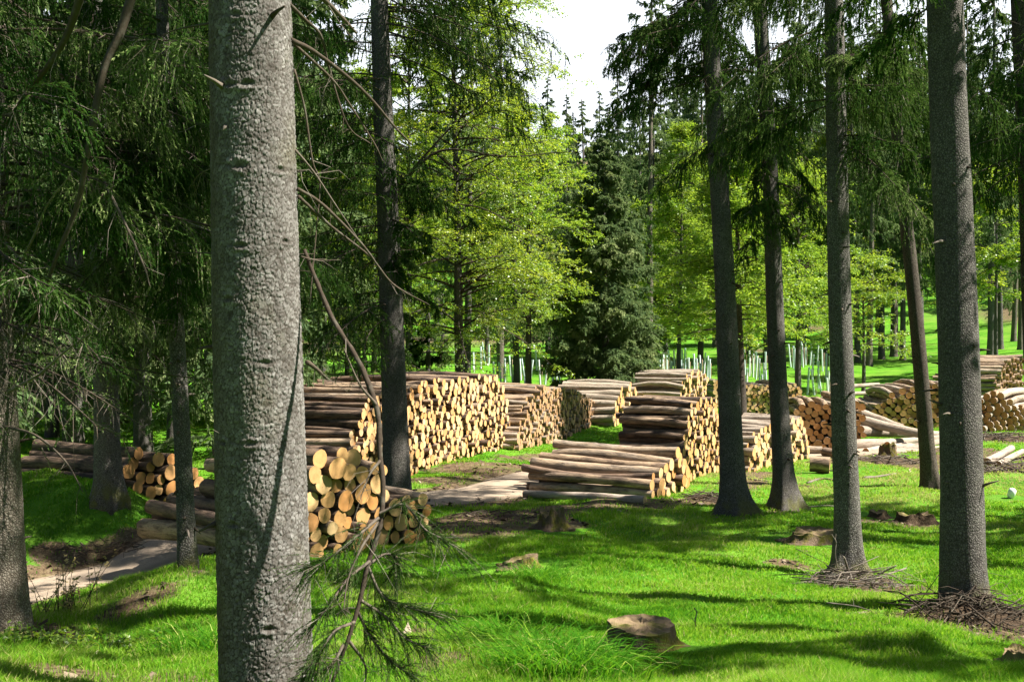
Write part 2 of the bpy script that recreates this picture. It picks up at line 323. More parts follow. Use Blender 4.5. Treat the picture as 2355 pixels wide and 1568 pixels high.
# the gravel track
t=np.linspace(0,1,7)*2-1; tg=unit(np.gradient(ROAD,axis=0)); nr=np.stack([-tg[:,1],tg[:,0]],-1)
rr=RNG(3); dense=[]
RP=bez(*[tuple(p) for p in ROAD[::3]],n=8); tg=unit(np.gradient(RP,axis=0)); nr=np.stack([-tg[:,1],tg[:,0]],-1)
w=.86+.12*(fbm(np.arange(len(RP))*.31,np.zeros(len(RP)),4)-.5)
RX=RP[:,None,0]+nr[:,None,0]*t[None]*w[:,None]; RY=RP[:,None,1]+nr[:,None,1]*t[None]*w[:,None]
RZ=H(RX,RY)+.008+.02*(1-t[None]**2)-.05*(np.abs(t[None])>.99)
n_=len(RP); i=np.arange(n_-1)[:,None]*7; j=np.arange(6)[None]
a=Acc(); a.add(np.stack([RX,RY,RZ],-1).reshape(-1,3),None,np.stack([i+j,i+j+1,i+7+j+1,i+7+j],-1).reshape(-1,4),smooth=True,loc=np.stack([np.broadcast_to(t,(n_,7)),np.zeros((n_,7)),np.zeros((n_,7))],-1).reshape(-1,3))
k=M('gravel'); v=k.pos(); n1=k.noise(v,2,5,.6); n2=k.noise(v,45,4,.7); tx=k.math('ABSOLUTE',k.n('SeparateXYZ',{0:k.attr('loc','Vector')}).outputs[0])
b=k.ramp(n1,[(.3,(.26,.2,.145)),(.7,(.38,.3,.22))]); b=k.mix(b,(.13,.1,.075),k.ramp(n2,[(.5,(0,0,0)),(.66,(.6,.6,.6))])); b=k.mix(b,(.17,.14,.11),k.math('MULTIPLY',k.ramp(k.math('ABSOLUTE',k.math('SUBTRACT',tx,.5)),[(0,(1,1,1)),(.2,(0,0,0))]),.45))
b=k.mix(b,(.15,.11,.07),k.ramp(k.math('ADD',tx,k.math('MULTIPLY',k.math('SUBTRACT',n1,.5),.8)),[(.7,(0,0,0)),(1,(.9,.9,.9))]))
MAT['gravel']=k.princ(b,.95,k.bump(n2,.7,.015),.1)
tag(link('gravel_track',a.mesh('gravel_track',[MAT['gravel']])),kind='structure')

# ------------------------------------------------------------------ camera, sun, sky
cam=bpy.data.cameras.new('camera'); cam.sensor_width=36; cam.lens=36*F_/2354; cam.clip_end=2000; cam.clip_start=.05
co=bpy.data.objects.new('camera',cam); C.objects.link(co); co.location=(0,0,EYE); co.rotation_euler=(math.pi/2,0,0); bpy.context.scene.camera=co
SUN_AZ,SUN_EL=math.radians(100),math.radians(50)     # azimuth clockwise from +Y
S=Vector((math.sin(SUN_AZ)*math.cos(SUN_EL),math.cos(SUN_AZ)*math.cos(SUN_EL),math.sin(SUN_EL)))
sl=bpy.data.lights.new('sun','SUN'); sl.energy=5.0; sl.angle=math.radians(.53); sl.color=(1,.95,.86)
so=bpy.data.objects.new('sun',sl); C.objects.link(so); so.rotation_euler=S.to_track_quat('Z','Y').to_euler(); so.location=(30,5,40)
W=bpy.data.worlds.new('World'); bpy.context.scene.world=W; W.use_nodes=True; t=W.node_tree; t.nodes.clear()
o=t.nodes.new('ShaderNodeOutputWorld'); bg=t.nodes.new('ShaderNodeBackground'); sk=t.nodes.new('ShaderNodeTexSky'); sk.sky_type='NISHITA'; sk.sun_disc=False
sk.sun_elevation=SUN_EL; sk.sun_rotation=SUN_AZ; sk.altitude=500; sk.dust_density=1.0
tc=t.nodes.new('ShaderNodeTexCoord'); nz=t.nodes.new('ShaderNodeTexNoise'); nz.inputs['Scale'].default_value=2.3; nz.inputs['Detail'].default_value=5
def wm(op,a,b,c=False):
    n=t.nodes.new('ShaderNodeMath'); n.operation=op; n.use_clamp=c
    for i,v in enumerate((a,b)):
        if isinstance(v,bpy.types.NodeSocket): t.links.new(v,n.inputs[i])
        else: n.inputs[i].default_value=v
    return n.outputs[0]
# a bright bank of cloud low over the far end of the clearing, thinner elsewhere
dp=t.nodes.new('ShaderNodeVectorMath'); dp.operation='DOT_PRODUCT'; dp.inputs[1].default_value=tuple(Vector((.08,.96,.22)).normalized()); t.links.new(tc.outputs['Generated'],dp.inputs[0])
t.links.new(tc.outputs['Generated'],nz.inputs['Vector'])
bank=wm('MULTIPLY',wm('SUBTRACT',dp.outputs['Value'],.72,True),4.2)
cf=wm('MULTIPLY',wm('ADD',wm('SUBTRACT',nz.outputs['Fac'],.62),bank),3.0,True)
mx=t.nodes.new('ShaderNodeMix'); mx.data_type='RGBA'; mx.inputs[7].default_value=(9.8,10.4,11.3,1)
t.links.new(cf,mx.inputs[0])
t.links.new(sk.outputs[0],mx.inputs[6]); t.links.new(mx.outputs[2],bg.inputs[0]); bg.inputs[1].default_value=.042; t.links.new(bg.outputs[0],o.inputs[0])
sc=bpy.context.scene; sc.view_settings.view_transform='Standard'; sc.view_settings.look='None'; sc.view_settings.exposure=1.82; sc.view_settings.gamma=1
cy=sc.cycles; cy.use_denoising=True; cy.max_bounces=6; cy.diffuse_bounces=3; cy.glossy_bounces=2; cy.transmission_bounces=4; cy.transparent_max_bounces=4; cy.use_adaptive_sampling=True; cy.adaptive_threshold=.02; cy.caustics_reflective=False; cy.caustics_refractive=False; cy.sample_clamp_indirect=6
# ------------------------------------------------------------------ log piles
def ordinal(n):
    w=['first','second','third','fourth','fifth','sixth','seventh','eighth','ninth','tenth','eleventh','twelfth','thirteenth','fourteenth','fifteenth','sixteenth','seventeenth','eighteenth','nineteenth','twentieth']
    return w[n-1] if n<=20 else w[19]
LOGS=[]
def pack(rng,W,prof,rmin,rmax,nmax=400,skew=1.0):
    cs=[]; g=np.linspace(0,W,140); ph=np.interp(g,[p[0] for p in prof],[p[1] for p in prof])
    miss=0
    A=np.zeros((0,4))
    while len(cs)<nmax and miss<14:
        r=rmin+(rmax-rmin)*rng.random()**skew
        z=np.full(g.shape,r)
        if len(A):
            dx=np.abs(g[:,None]-A[None,:,0]); rs=r+A[None,:,2]; h=np.where(dx<rs,A[None,:,1]+np.sqrt(np.maximum(rs**2-dx**2,0)),0); z=np.maximum(z,h.max(1))
        ok=(z+r<=ph)&(g>=r*.8)&(g<=W-r*.8)
        if not ok.any(): miss+=1; continue
        zz=np.where(ok,z+rng.random(len(g))*.02,9); q=int(zz.argmin()); s=g[q]; lay=1
        if len(A):
            d=np.hypot(A[:,0]-s,A[:,1]-z[q])-A[:,2]-r; tch=d<.02
            if tch.any() and z[q]>r+.01: lay=1+int(A[tch,3].min())
        cs.append((s,z[q],r,lay)); A=np.array(cs)
    return cs
def pile(key,A0,f,Wd,prof,rr,ax,L,bark,cut,desc,seed,skew=1.,uniq=True,nmax=400,Lf=None,tilt=.012,zoff=0):
    rng=RNG(seed); f=unit(np.array(f,float)); ax=unit(np.array([*ax,0.]))
    for (s,z,r,lay) in pack(rng,Wd,prof,rr[0],rr[1],nmax,skew):
        x,y=A0[0]+f[0]*s,A0[1]+f[1]*s
        zb=Hp(x,y)-.015+zoff
        l=(Lf(z) if Lf else L)*(1+rng.normal()*.02)
        fo=rng.normal()*.045
        p=np.array([x-ax[0]*fo,y-ax[1]*fo,zb+z]); d=unit(ax+np.array([rng.normal()*tilt,rng.normal()*tilt,rng.normal()*tilt*.8]))
        LOGS.append(dict(key=key,p=p,d=d,L=l,r=r,s=s,lay=lay,bark=bark(rng) if callable(bark) else bark,cut=cut(rng) if callable(cut) else cut,desc=desc,uniq=uniq,var=rng.random(),seed=int(rng.integers(1e9)),z=z))
def onelog(key,p,q,r,bark,cut,label,seed=1,taper=.9):
    p=np.array(p,float); q=np.array(q,float)
    LOGS.append(dict(key=key,p=p,d=unit(q-p),L=np.linalg.norm(q-p),r=r,s=0,lay=1,bark=bark,cut=cut,desc=None,label=label,uniq=True,var=RNG(seed).random(),seed=seed,z=0,taper=taper,single=True))
def pick(*opts):
    def f(rng): return opts[int(rng.integers(len(opts)))]
    return f
pile('front',(-2.7,12.75),(.65,.76),2.5,[(0,.45),(.35,.7),(.5,1.3),(.95,1.34),(1.35,1.2),(1.6,1.08),(1.8,.72),(2.3,.66),(2.5,.35)],(.07,.13),(-.76,.65),2.2,pick('log_dark','log_dark','log_brown'),'cut_fresh',('front pile','at the foot of the thick trunk'),11,.8,Lf=lambda z:3.0 if z<.5 else 2.1)
pile('tall',(-3.0,19.4),(.37,.93),8.1,[(0,.55),(.25,1.0),(.5,1.45),(1.1,1.72),(2,1.8),(5,1.86),(7.3,1.84),(7.6,1.3),(8.1,.5)],(.045,.098),(-.93,.37),2.5,pick('log_dark','log_brown'),'cut_pale',('tall bright pile','beside the track'),12,1.1,uniq=False,nmax=620)
pile('shaded',(.1,26.2),(.33,.945),8.0,[(0,.3),(.3,.55),(.8,1.15),(1.4,1.42),(2,1.55),(3.6,1.5),(6,1.1),(8,.35)],(.045,.088),(-.945,.33),2.2,pick('log_brown','log_brown','log_pale'),'cut_brown',('long brownish pile','beyond the tall bright pile'),13,1.,uniq=False,nmax=520)
pile('middle',(2.2,17.75),(.5,.87),1.95,[(0,.2),(.3,.42),(.8,.66),(1.4,.84),(1.7,.55),(1.95,.25)],(.065,.11),(-.87,.5),2.35,pick('log_brown','log_brown','log_brown','log_dark'),'cut_fresh',('low pile in the middle','in front of the dark stepped pile'),14,.8,tilt=.02)
pile('stepped',(3.05,19.85),(.5,.87),2.25,[(0,.45),(.25,.85),(.5,1.3),(.8,1.52),(1.6,1.5),(2.25,1.3)],(.046,.085),(-.87,.5),1.35,pick('log_dark','log_dark','log_brown'),'cut_fresh',('dark stepped pile','left of the leaning dark trunk'),15,1.,tilt=.035)
pile('behind',(2.95,32.4),(.45,.89),2.2,[(0,.5),(.4,.9),(1.,1.15),(1.6,1.1),(2.2,.6)],(.075,.13),(-.93,.36),2.1,'log_pale','cut_pale',('low pale pile','behind the end of the brownish pile'),16,.9,tilt=.02)
pile('peeled',(5.0,33.6),(.6,.8),2.2,[(0,.5),(.3,1.0),(.7,1.5),(1.5,1.68),(2.2,1.4)],(.06,.1),(-.9,.43),1.7,'log_pale','cut_pale',('pale peeled pile','in front of the white tubes'),17,.9,tilt=.03)
pile('cross',(4.75,22.0),(.6,.8),3.0,[(0,.5),(.2,.75),(.6,.95),(3,.98)],(.05,.095),(-.8,.6),1.35,'log_pale','cut_pale',('pale pile','between the two dark trunks'),18,.9,tilt=.03)
pile('small',(7.25,39.6),(.985,.17),3.4,[(0,1.05),(3.2,1.2),(3.4,.9)],(.055,.085),(-.17,.985),2.0,'log_pale','cut_pale',('far pile of thin logs','in front of the tubes'),19,1.,uniq=False)
pile('orange',(6.9,26.8),(1,.03),1.75,[(0,.95),(.25,1.2),(1.0,1.22),(1.75,1.12)],(.068,.1),(.12,.99),3.0,pick('log_brown','log_pale'),'cut_orange',('orange ended pile','left of the sunlit trunk'),20,.9)
pile('wide',(10.35,33),(1,0),3.6,[(0,.3),(.4,.7),(.9,1.15),(1.4,1.35),(2.6,1.4),(3.6,1.2)],(.07,.105),(.1,.99),3.2,pick('log_brown','log_pale'),'cut_orange',('wide orange ended pile','on both sides of the leaning trunk'),21,.9)
pile('right',(12.5,29.8),(.99,.12),1.75,[(0,1.05),(.6,1.15),(1.1,.95),(1.75,.35)],(.07,.105),(.62,.78),3.0,pick('log_brown','log_pale'),'cut_orange',('orange ended pile','right of the thick shaded trunk'),22,.9)
pile('far',(18.3,41.5),(.7,.7),2.8,[(0,.9),(.4,1.3),(1.4,1.55),(2.8,1.5)],(.07,.14),(-.9,.43),2.2,'log_brown','cut_pale',('far tall pile','at the right edge'),23,.9,uniq=False)
pile('left',(-6.75,18.55),(.7,.71),1.75,[(0,.35),(.35,.75),(.7,1.0),(1.3,1.0),(1.75,.5)],(.09,.15),(-.86,.5),2.7,'log_dark','cut_orange',('dark pile','on the bank behind the grey trunk at left'),24,.9)
onelog('single',on_px(1482,1155,17.45)+(0,0,.05),on_px(1205,1142,18.5)+(0,0,.04),.07,'log_pale','cut_fresh','thin pale log lying in the grass in front of the low middle pile',5)
# long peeled logs lying loose behind the sunlit trunk
for i,(a0,b0,r,lb) in enumerate([((1940,940,28.0),(2075,985,27.2),.12,'upper long pale log slanting down to the right behind the sunlit trunk'),
        ((1965,962,27.4),(2130,1000,26.6),.13,'long pale log below the slanting one behind the sunlit trunk'),
        ((1955,990,27.0),(2175,1002,28.0),.14,'long pale log lying level in the middle of the loose logs'),
        ((1960,1022,26.2),(2165,1008,27.6),.13,'long loose log with its butt end showing above the soil'),
        ((2040,1026,25.6),(2170,1012,27.0),.11,'lower loose log with an orange butt end near the leaning trunk'),
        ((2052,1040,25.3),(2170,1030,26.2),.10,'lowest loose log beside the leaning trunk, half in shade'),
        ((1990,1040,25.4),(2100,1022,27.2),.10,'short orange ended loose log in front of the others')]):
    onelog('loose',P(*a0),P(*b0),r,'log_pale','cut_orange',lb,30+i,.75)
for i,(a0,b0,r,lb) in enumerate([((2268,1062,22.6),(2325,1030,24.0),.09,'upper grey fallen pole lying among debris at the right edge'),
        ((2295,1068,22.2),(2350,1038,23.6),.07,'lower grey fallen pole lying among debris at the right edge'),
        ((1958,888,43),(2020,884,43.6),.09,'upper grey log lying on the meadow behind the wide pile'),
        ((1955,905,42.5),(2025,900,43.2),.09,'lower grey log lying on the meadow behind the wide pile')]):
    onelog('pole',P(*a0),P(*b0),r,'log_pale','cut_brown',lb,50+i,.85)

def log_geo(L,k=14,ns=7,taper=None):
    rng=RNG(L['seed']); r=L['r']; tp=taper or L.get('taper',1+rng.uniform(-.2,.1)); n=ns
    t=np.linspace(0,1,n); d=L['d']; ref=np.array([0,0,1.]); a=unit(np.cross(d,ref)); b=np.cross(d,a)
    bend=(rng.normal(size=2)*.018*L['L'])[None]*(np.sin(np.pi*t)[:,None])
    c=L['p'][None]+d[None]*(L['L']*t)[:,None]+bend[:,:1]*a+bend[:,1:]*b
    th=np.arange(k)/k*2*np.pi; ov=1+.05*np.cos(2*th+rng.random()*6)+.03*np.cos(3*th+rng.random()*6)+.012*rng.normal(size=k)
    R=r*(1+(tp-1)*t)[:,None]*ov[None]*(1+.03*rng.normal(size=(n,k)))*(1+.05*rng.normal(size=(n,1)))
    yy=R*np.cos(th); zz=R*np.sin(th)
    V=c[:,None]+yy[...,None]*a+zz[...,None]*b
    loc=np.stack([np.broadcast_to((t*L['L'])[:,None],yy.shape),yy,zz],-1)
    i=np.arange(n-1)[:,None]*k; j=np.arange(k)[None]; j2=(j+1)%k
    Q=np.stack([i+j,i+j2,i+k+j2,i+k+j],-1).reshape(-1,4)
    def cap(ri,sgn):
        ctr=c[ri]; rel=np.concatenate([np.ones(k),[0],np.full(k,.55)])
        ring=V[ri]+sgn*d*.003; mid=ctr+(ring-ctr)*.55
        vv=np.vstack([ring,ctr+sgn*d*.003,mid]); jj=np.arange(k); jn=(jj+1)%k
        T=np.stack([np.full(k,k),k+1+jj,k+1+jn],-1); Qc=np.stack([k+1+jj,jj,jn,k+1+jn],-1)
        if sgn<0: T=T[:,::-1]; Qc=Qc[:,::-1]
        ly=np.concatenate([yy[ri],[0],yy[ri]*.55]); lz=np.concatenate([zz[ri],[0],zz[ri]*.55])
        return vv,T,Qc,np.stack([rel,ly,lz],-1)
    return V.reshape(-1,3),Q,loc.reshape(-1,3),cap(0,-1),cap(n-1,1)
# the 300 that show largest become things of their own
def vis(L):
    px=CX+F_*L['p'][0]/L['p'][1]; 
    if px<-120 or px>2480: return 0
    hid=.25 if (505<px<700) else 1
    return L['r']/L['p'][1]*hid+(1 if L.get('single') else 0)
order=sorted(range(len(LOGS)),key=lambda i:-vis(LOGS[i])); IND=set(i for i in order[:300] if vis(LOGS[i])>0)
print('LOGS',len(LOGS),{k:sum(1 for L in LOGS if L['key']==k) for k in dict.fromkeys(L['key'] for L in LOGS)})
rank={}
for key in dict.fromkeys(L['key'] for L in LOGS):
    for lay in range(1,30):
        g=[i for i in range(len(LOGS)) if LOGS[i]['key']==key and LOGS[i]['lay']==lay]
        g.sort(key=lambda i:-LOGS[i]['p'][0]/LOGS[i]['p'][1])
        for q,i in enumerate(g): rank[i]=q+1
BARKW={'log_dark':'dark barked','log_brown':'brown barked','log_pale':'pale peeled'}
rest=Acc(); RM=['log_brown','log_dark','log_pale','cut_fresh','cut_orange','cut_pale','cut_brown']
for i,L in enumerate(LOGS):
    if i in IND:
        V,Q,loc,c0,c1=log_geo(L); org=L['p']+L['d']*L['L']/2
        a=Acc(); a.add(V,None,Q,0,L['var'],loc,True); a.add(c1[0],c1[1],c1[2],1,L['var'],c1[3])
        o=link('log',a.mesh('log',[MAT[L['bark']],MAT[L['cut']]],org),None,org)
        a=Acc(); a.add(c0[0],c0[1],c0[2],0,L['var'],c0[3]); link('cut_face',a.mesh('cut_face',[MAT[L['cut']]],org),o)
        if L.get('label'): tag(o,L['label'],'log','loose logs on the ground')
        else:
            pn,at=L['desc']
            if L['uniq']:
                lay='bottom' if L['lay']==1 else ordinal(L['lay'])
                tag(o,f"log {ordinal(rank[i])} from the right in the {lay} layer of the {pn}",'log','logs in the '+pn)
            else: tag(o,f"cut log stacked in the {pn}",'log','logs in the '+pn)
    else:
        V,Q,loc,c0,c1=log_geo(L,10,4); b=RM.index(L['bark']); c=RM.index(L['cut'])
        rest.add(V,None,Q,b,L['var'],loc,True)
        for cc in (c0,c1): rest.add(cc[0],cc[1],cc[2],c,L['var'],cc[3])
if rest.n: tag(link('stacked_logs',rest.mesh('stacked_logs',[MAT[m] for m in RM])),'remaining small cut log ends filling the stacked piles','logs',None,'stuff')
# ------------------------------------------------------------------ foliage generators (vectorised)
def perp(rng,t):
    r=rng.normal(size=t.shape); r-= (r*t).sum(-1,keepdims=True)*t; return unit(r)
def needles(acc,rng,P0,D,L,sag,k,nl,nw,var,m=0,fwd=.75,stem=None,stem_m=1):
    """needle triangles along N curved shoots"""
    N=len(P0); 
    if N==0: return
    L=np.broadcast_to(L,(N,)); sag=np.broadcast_to(sag,(N,)); var=np.broadcast_to(var,(N,))
    t=(np.arange(k)[None]+rng.random((N,k)))/k
    pos=P0[:,None]+D[:,None]*(L[:,None]*t)[...,None]; pos[...,2]-=sag[:,None]*L[:,None]*t**2
    tg=np.repeat(D[:,None],k,1).copy(); tg[...,2]-=2*sag[:,None]*t; tg=unit(tg)
    pr=perp(rng,tg); nd=unit(tg*fwd+pr*(1.2-fwd)); nlA=np.broadcast_to(nl,(N,))[:,None]; ln=nlA*(.7+.6*rng.random((N,k)))*(1-.35*t)
    tip=pos+nd*ln[...,None]; sd=perp(rng,nd)*(nw*.5*np.minimum(1,nlA/np.max(nl)+.25))[...,None]
    V=np.stack([pos-sd,pos+sd,tip],2).reshape(-1,3)
    vv=np.clip(var[:,None]+.22*(t-.5)+.12*rng.normal(size=(N,k)),0,1)
    acc.add(V,np.arange(len(V)).reshape(-1,3),None,m,np.repeat(vv.ravel(),3))
    if stem:
        e=P0+D*L[:,None]; e[:,2]-=sag*L; s=perp(rng,D)*stem*.5; mid=P0+D*(L*.5)[:,None]; mid[:,2]-=sag*L*.25
        V=np.stack([P0-s,P0+s,mid+s*.7,mid-s*.7,e],1).reshape(-1,3); b=np.arange(N)*5
        acc.add(V,np.stack([b+3,b+2,b+4],-1),np.stack([b,b+1,b+2,b+3],-1),stem_m,np.repeat(rng.random(N),5))
def branch_curve(o,az,L,p0,droop,up,m=10,wob=0,rng=None):
    """B branch centre lines: (B,m,3)"""
    t=np.linspace(0,1,m)[None]; B=len(o); L=np.asarray(L)
    a=az[:,None]+(wob*rng.normal(size=(B,1))*t if rng is not None else 0)
    hx=L[:,None]*t*np.cos(p0)[:,None]; z=L[:,None]*(np.sin(p0)[:,None]*t-droop[:,None]*t**2+up[:,None]*t**3)
    return np.stack([o[:,:1]+hx*np.cos(a),o[:,1:2]+hx*np.sin(a),o[:,2:]+z],-1)
def along(cv,bi,t):
    m=cv.shape[1]-1; f=np.clip(t*m,0,m-1e-6); i=f.astype(int); f=(f-i)[:,None]
    a=cv[bi,i]; b=cv[bi,i+1]; return a*(1-f)+b*f, unit(b-a)
def spruce_foliage(acc,rng,o,az,L,lod,p0=.0,droop=.45,up=.22,hang=(.12,.4),var=.4,dens=1.0,bare=.12,sec=1.0,wood=True):
    """lod: dict(sec, ter, hangn, k, nl, nw)"""
    B=len(o); p=p0+.16*rng.normal(size=B); dr=droop*(.7+.6*rng.random(B)); u=up*(.5+rng.random(B))
    cv=branch_curve(o,az,L,p,dr,u,12,.25,rng)
    bv=var+.2*rng.normal(size=B)
    # secondaries, both sides
    ns=lod['sec']; bi=np.repeat(np.arange(B),ns); t=bare+(1-bare)*rng.random(B*ns)**.85
    q,tg=along(cv,bi,t); sd=np.where(rng.random(B*ns)<.5,1,-1); an=sd*(.75+.35*rng.random(B*ns))
    h=np.stack([tg[:,0]*np.cos(an)-tg[:,1]*np.sin(an),tg[:,0]*np.sin(an)+tg[:,1]*np.cos(an),tg[:,2]*.5-.12+.2*rng.normal(size=B*ns)],-1); h=unit(h)
    l2=L[bi]*.42*(1-.62*t)*(.5+.7*rng.random(B*ns))*sec
    nk=lod['k']; NL=lod['nl']*np.clip(L/(9*lod['nl'])+.18,.3,1)
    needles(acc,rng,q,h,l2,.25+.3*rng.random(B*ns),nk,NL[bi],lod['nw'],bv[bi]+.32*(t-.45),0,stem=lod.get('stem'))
    # leading shoots
    q0,t0=along(cv,np.arange(B),np.full(B,.72)); needles(acc,rng,q0,t0,L*.32,.0,nk*2,NL,lod['nw'],bv+.12,0)
    # shoots along the secondaries
    nt=lod['ter']
    if nt:
        M_=B*ns; si=np.repeat(np.arange(M_),nt); tt=.15+.85*rng.random(M_*nt)
        pp=q[si]+h[si]*(l2[si]*tt)[:,None]; pp[:,2]-=.4*l2[si]*tt**2
        an=np.where(rng.random(M_*nt)<.5,1,-1)*(.6+.5*rng.random(M_*nt)); g=h[si]
        g2=unit(np.stack([g[:,0]*np.cos(an)-g[:,1]*np.sin(an),g[:,0]*np.sin(an)+g[:,1]*np.cos(an),g[:,2]-.25+.25*rng.normal(size=M_*nt)],-1))
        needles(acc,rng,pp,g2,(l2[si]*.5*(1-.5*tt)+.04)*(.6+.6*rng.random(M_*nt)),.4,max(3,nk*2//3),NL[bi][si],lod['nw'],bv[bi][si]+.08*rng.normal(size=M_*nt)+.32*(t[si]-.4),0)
    # hanging curtains
    nh=lod['hang']
    if nh:
        hi=np.repeat(np.arange(B),nh); pk=rng.integers(0,ns,B*nh)+hi*ns; f=rng.random(B*nh)**.8; onm=rng.random(B*nh)<.3
        q1=q[pk]+h[pk]*(l2[pk]*f)[:,None]; q1[:,2]-=.4*l2[pk]*f**2; tm=bare+(1-bare)*rng.random(B*nh); q2,tg=along(cv,hi,tm)
        q=np.where(onm[:,None],q2,q1); g=np.where(onm[:,None],tg,h[pk])
        d=unit(np.stack([g[:,0]*.3+.12*rng.normal(size=B*nh),g[:,1]*.3+.12*rng.normal(size=B*nh),-np.ones(B*nh)],-1))
        hl=(hang[0]+(hang[1]-hang[0])*rng.random(B*nh)**1.6)*(1-.45*f)*np.clip(L[hi]*.75,.15,1)
        needles(acc,rng,q,d,hl,0.,nk,NL[hi],lod['nw'],bv[hi]+.1*rng.normal(size=B*nh),0,fwd=.9,stem=lod.get('stem'))
    return cv
def wood_branches(acc,cv,L,rng,r0=.012,k=5,m=0):
    for i in range(len(cv)):
        n=cv.shape[1]; tube(acc,cv[i],np.linspace(r0*(.6+.35*L[i]),.003,n),k,m,rng.random()*.5,cap=False)
def bare_twigs(acc,rng,cv,L,n,m=0,ln=.5,r=.003,down=.6):
    """thin dead side twigs along branch curves, 3 points each"""
    B=len(cv); bi=np.repeat(np.arange(B),n); t=.1+.9*rng.random(B*n); q,tg=along(cv,bi,t)
    d=unit(tg*.5+rng.normal(size=tg.shape)*.55+np.array([0,0,-down])); l=ln*(.3+rng.random(B*n))*(1-.5*t)
    mid=q+d*(l*.5)[:,None]+rng.normal(size=q.shape)*.03; e=q+d*l[:,None]+rng.normal(size=q.shape)*.06; e[:,2]-=.15*l
    s=perp(rng,d)*r; s2=np.cross(d,s)
    V=np.stack([q+s,q-s*.5+s2*.87,q-s*.5-s2*.87,mid+s*.7,mid-s*.35+s2*.6,mid-s*.35-s2*.6,e],1).reshape(-1,3); b=np.arange(B*n)*7
    Q=np.concatenate([np.stack([b+x,b+(x+1)%3,b+3+(x+1)%3,b+3+x],-1) for x in range(3)]); T=np.concatenate([np.stack([b+3+x,b+3+(x+1)%3,b+6],-1) for x in range(3)])
    acc.add(V,T,Q,m,np.repeat(.25+.75*rng.random(B*n),7))

NEAR=dict(sec=26,ter=3,hang=76,k=24,nl=.036,nw=.0105,stem=.006)
MID=dict(sec=17,ter=3,hang=40,k=15,nl=.06,nw=.017,stem=.009)
SHADE=dict(sec=9,ter=0,hang=10,k=9,nl=.13,nw=.05)
FAR=dict(sec=10,ter=2,hang=12,k=9,nl=.19,nw=.065)

def trunk_mesh(name,base,top,H_,rb,rt,matn,rng,k=28,flare=.6,fh=.3,zs=None):
    """axis through base towards top; straight with slight sway; root flare with buttresses"""
    base=np.array(base,float); ax=(np.array(top,float)-base); ax=ax/ax[2]
    hs=np.concatenate([[-.25,-.1],np.linspace(0,.8,14),np.linspace(1.0,H_,max(10,int(H_*2.2)))])
    sway=.012*np.stack([np.sin(hs*.9+rng.random()*6),np.cos(hs*.8+rng.random()*6),0*hs],-1)*np.clip(hs,0,1)[:,None]
    pts=base+ax*hs[:,None]+sway; hh=np.clip(hs,0,None)
    rad=rb+(rt-rb)*np.clip(hh/H_,0,1)**.9
    nb=int(rng.integers(4,7)); ph=rng.random()*6; ph2=rng.random()*6
    am=rng.random(9)
    lob=lambda th,i: 1+np.exp(-hh[i]/fh)*flare*.55+np.exp(-hh[i]/(fh*.75))*flare*(.75*np.maximum(0,np.cos(nb*th+ph+.6*np.sin(th+ph2)))**2*(.45+.8*np.cos(th*2+ph2)**2))+.025*np.sin(3*th+ph2+hh[i]*1.3)+.012*np.sin(7*th+ph+hh[i]*5)
    a=Acc(); tube(a,pts,rad,k,0,.5,lob,True,True,.008,rng)
    # branch scars and stubs
    f=lambda h: base+ax*h+np.array([0,0,0])
    return a,(lambda h: base+ax*np.asarray(h)[...,None]),(lambda h: rb+(rt-rb)*np.clip(h/H_,0,1)**.9)
def stubs(acc,rng,axf,rf,h0,h1,n,m=0,lmax=.16):
    for _ in range(n):
        h=h0+(h1-h0)*rng.random(); az=rng.random()*2*np.pi; c=axf(np.array(h)); r=rf(h); d=np.array([np.cos(az),np.sin(az),rng.normal()*.25])
        l=.03+lmax*rng.random()**2; p=c+d*r*.96
        tube(acc,[p,p+d*l*.5,p+d*l+np.array([0,0,-.01])],[.016,.009,.005],5,m,.8*rng.random())

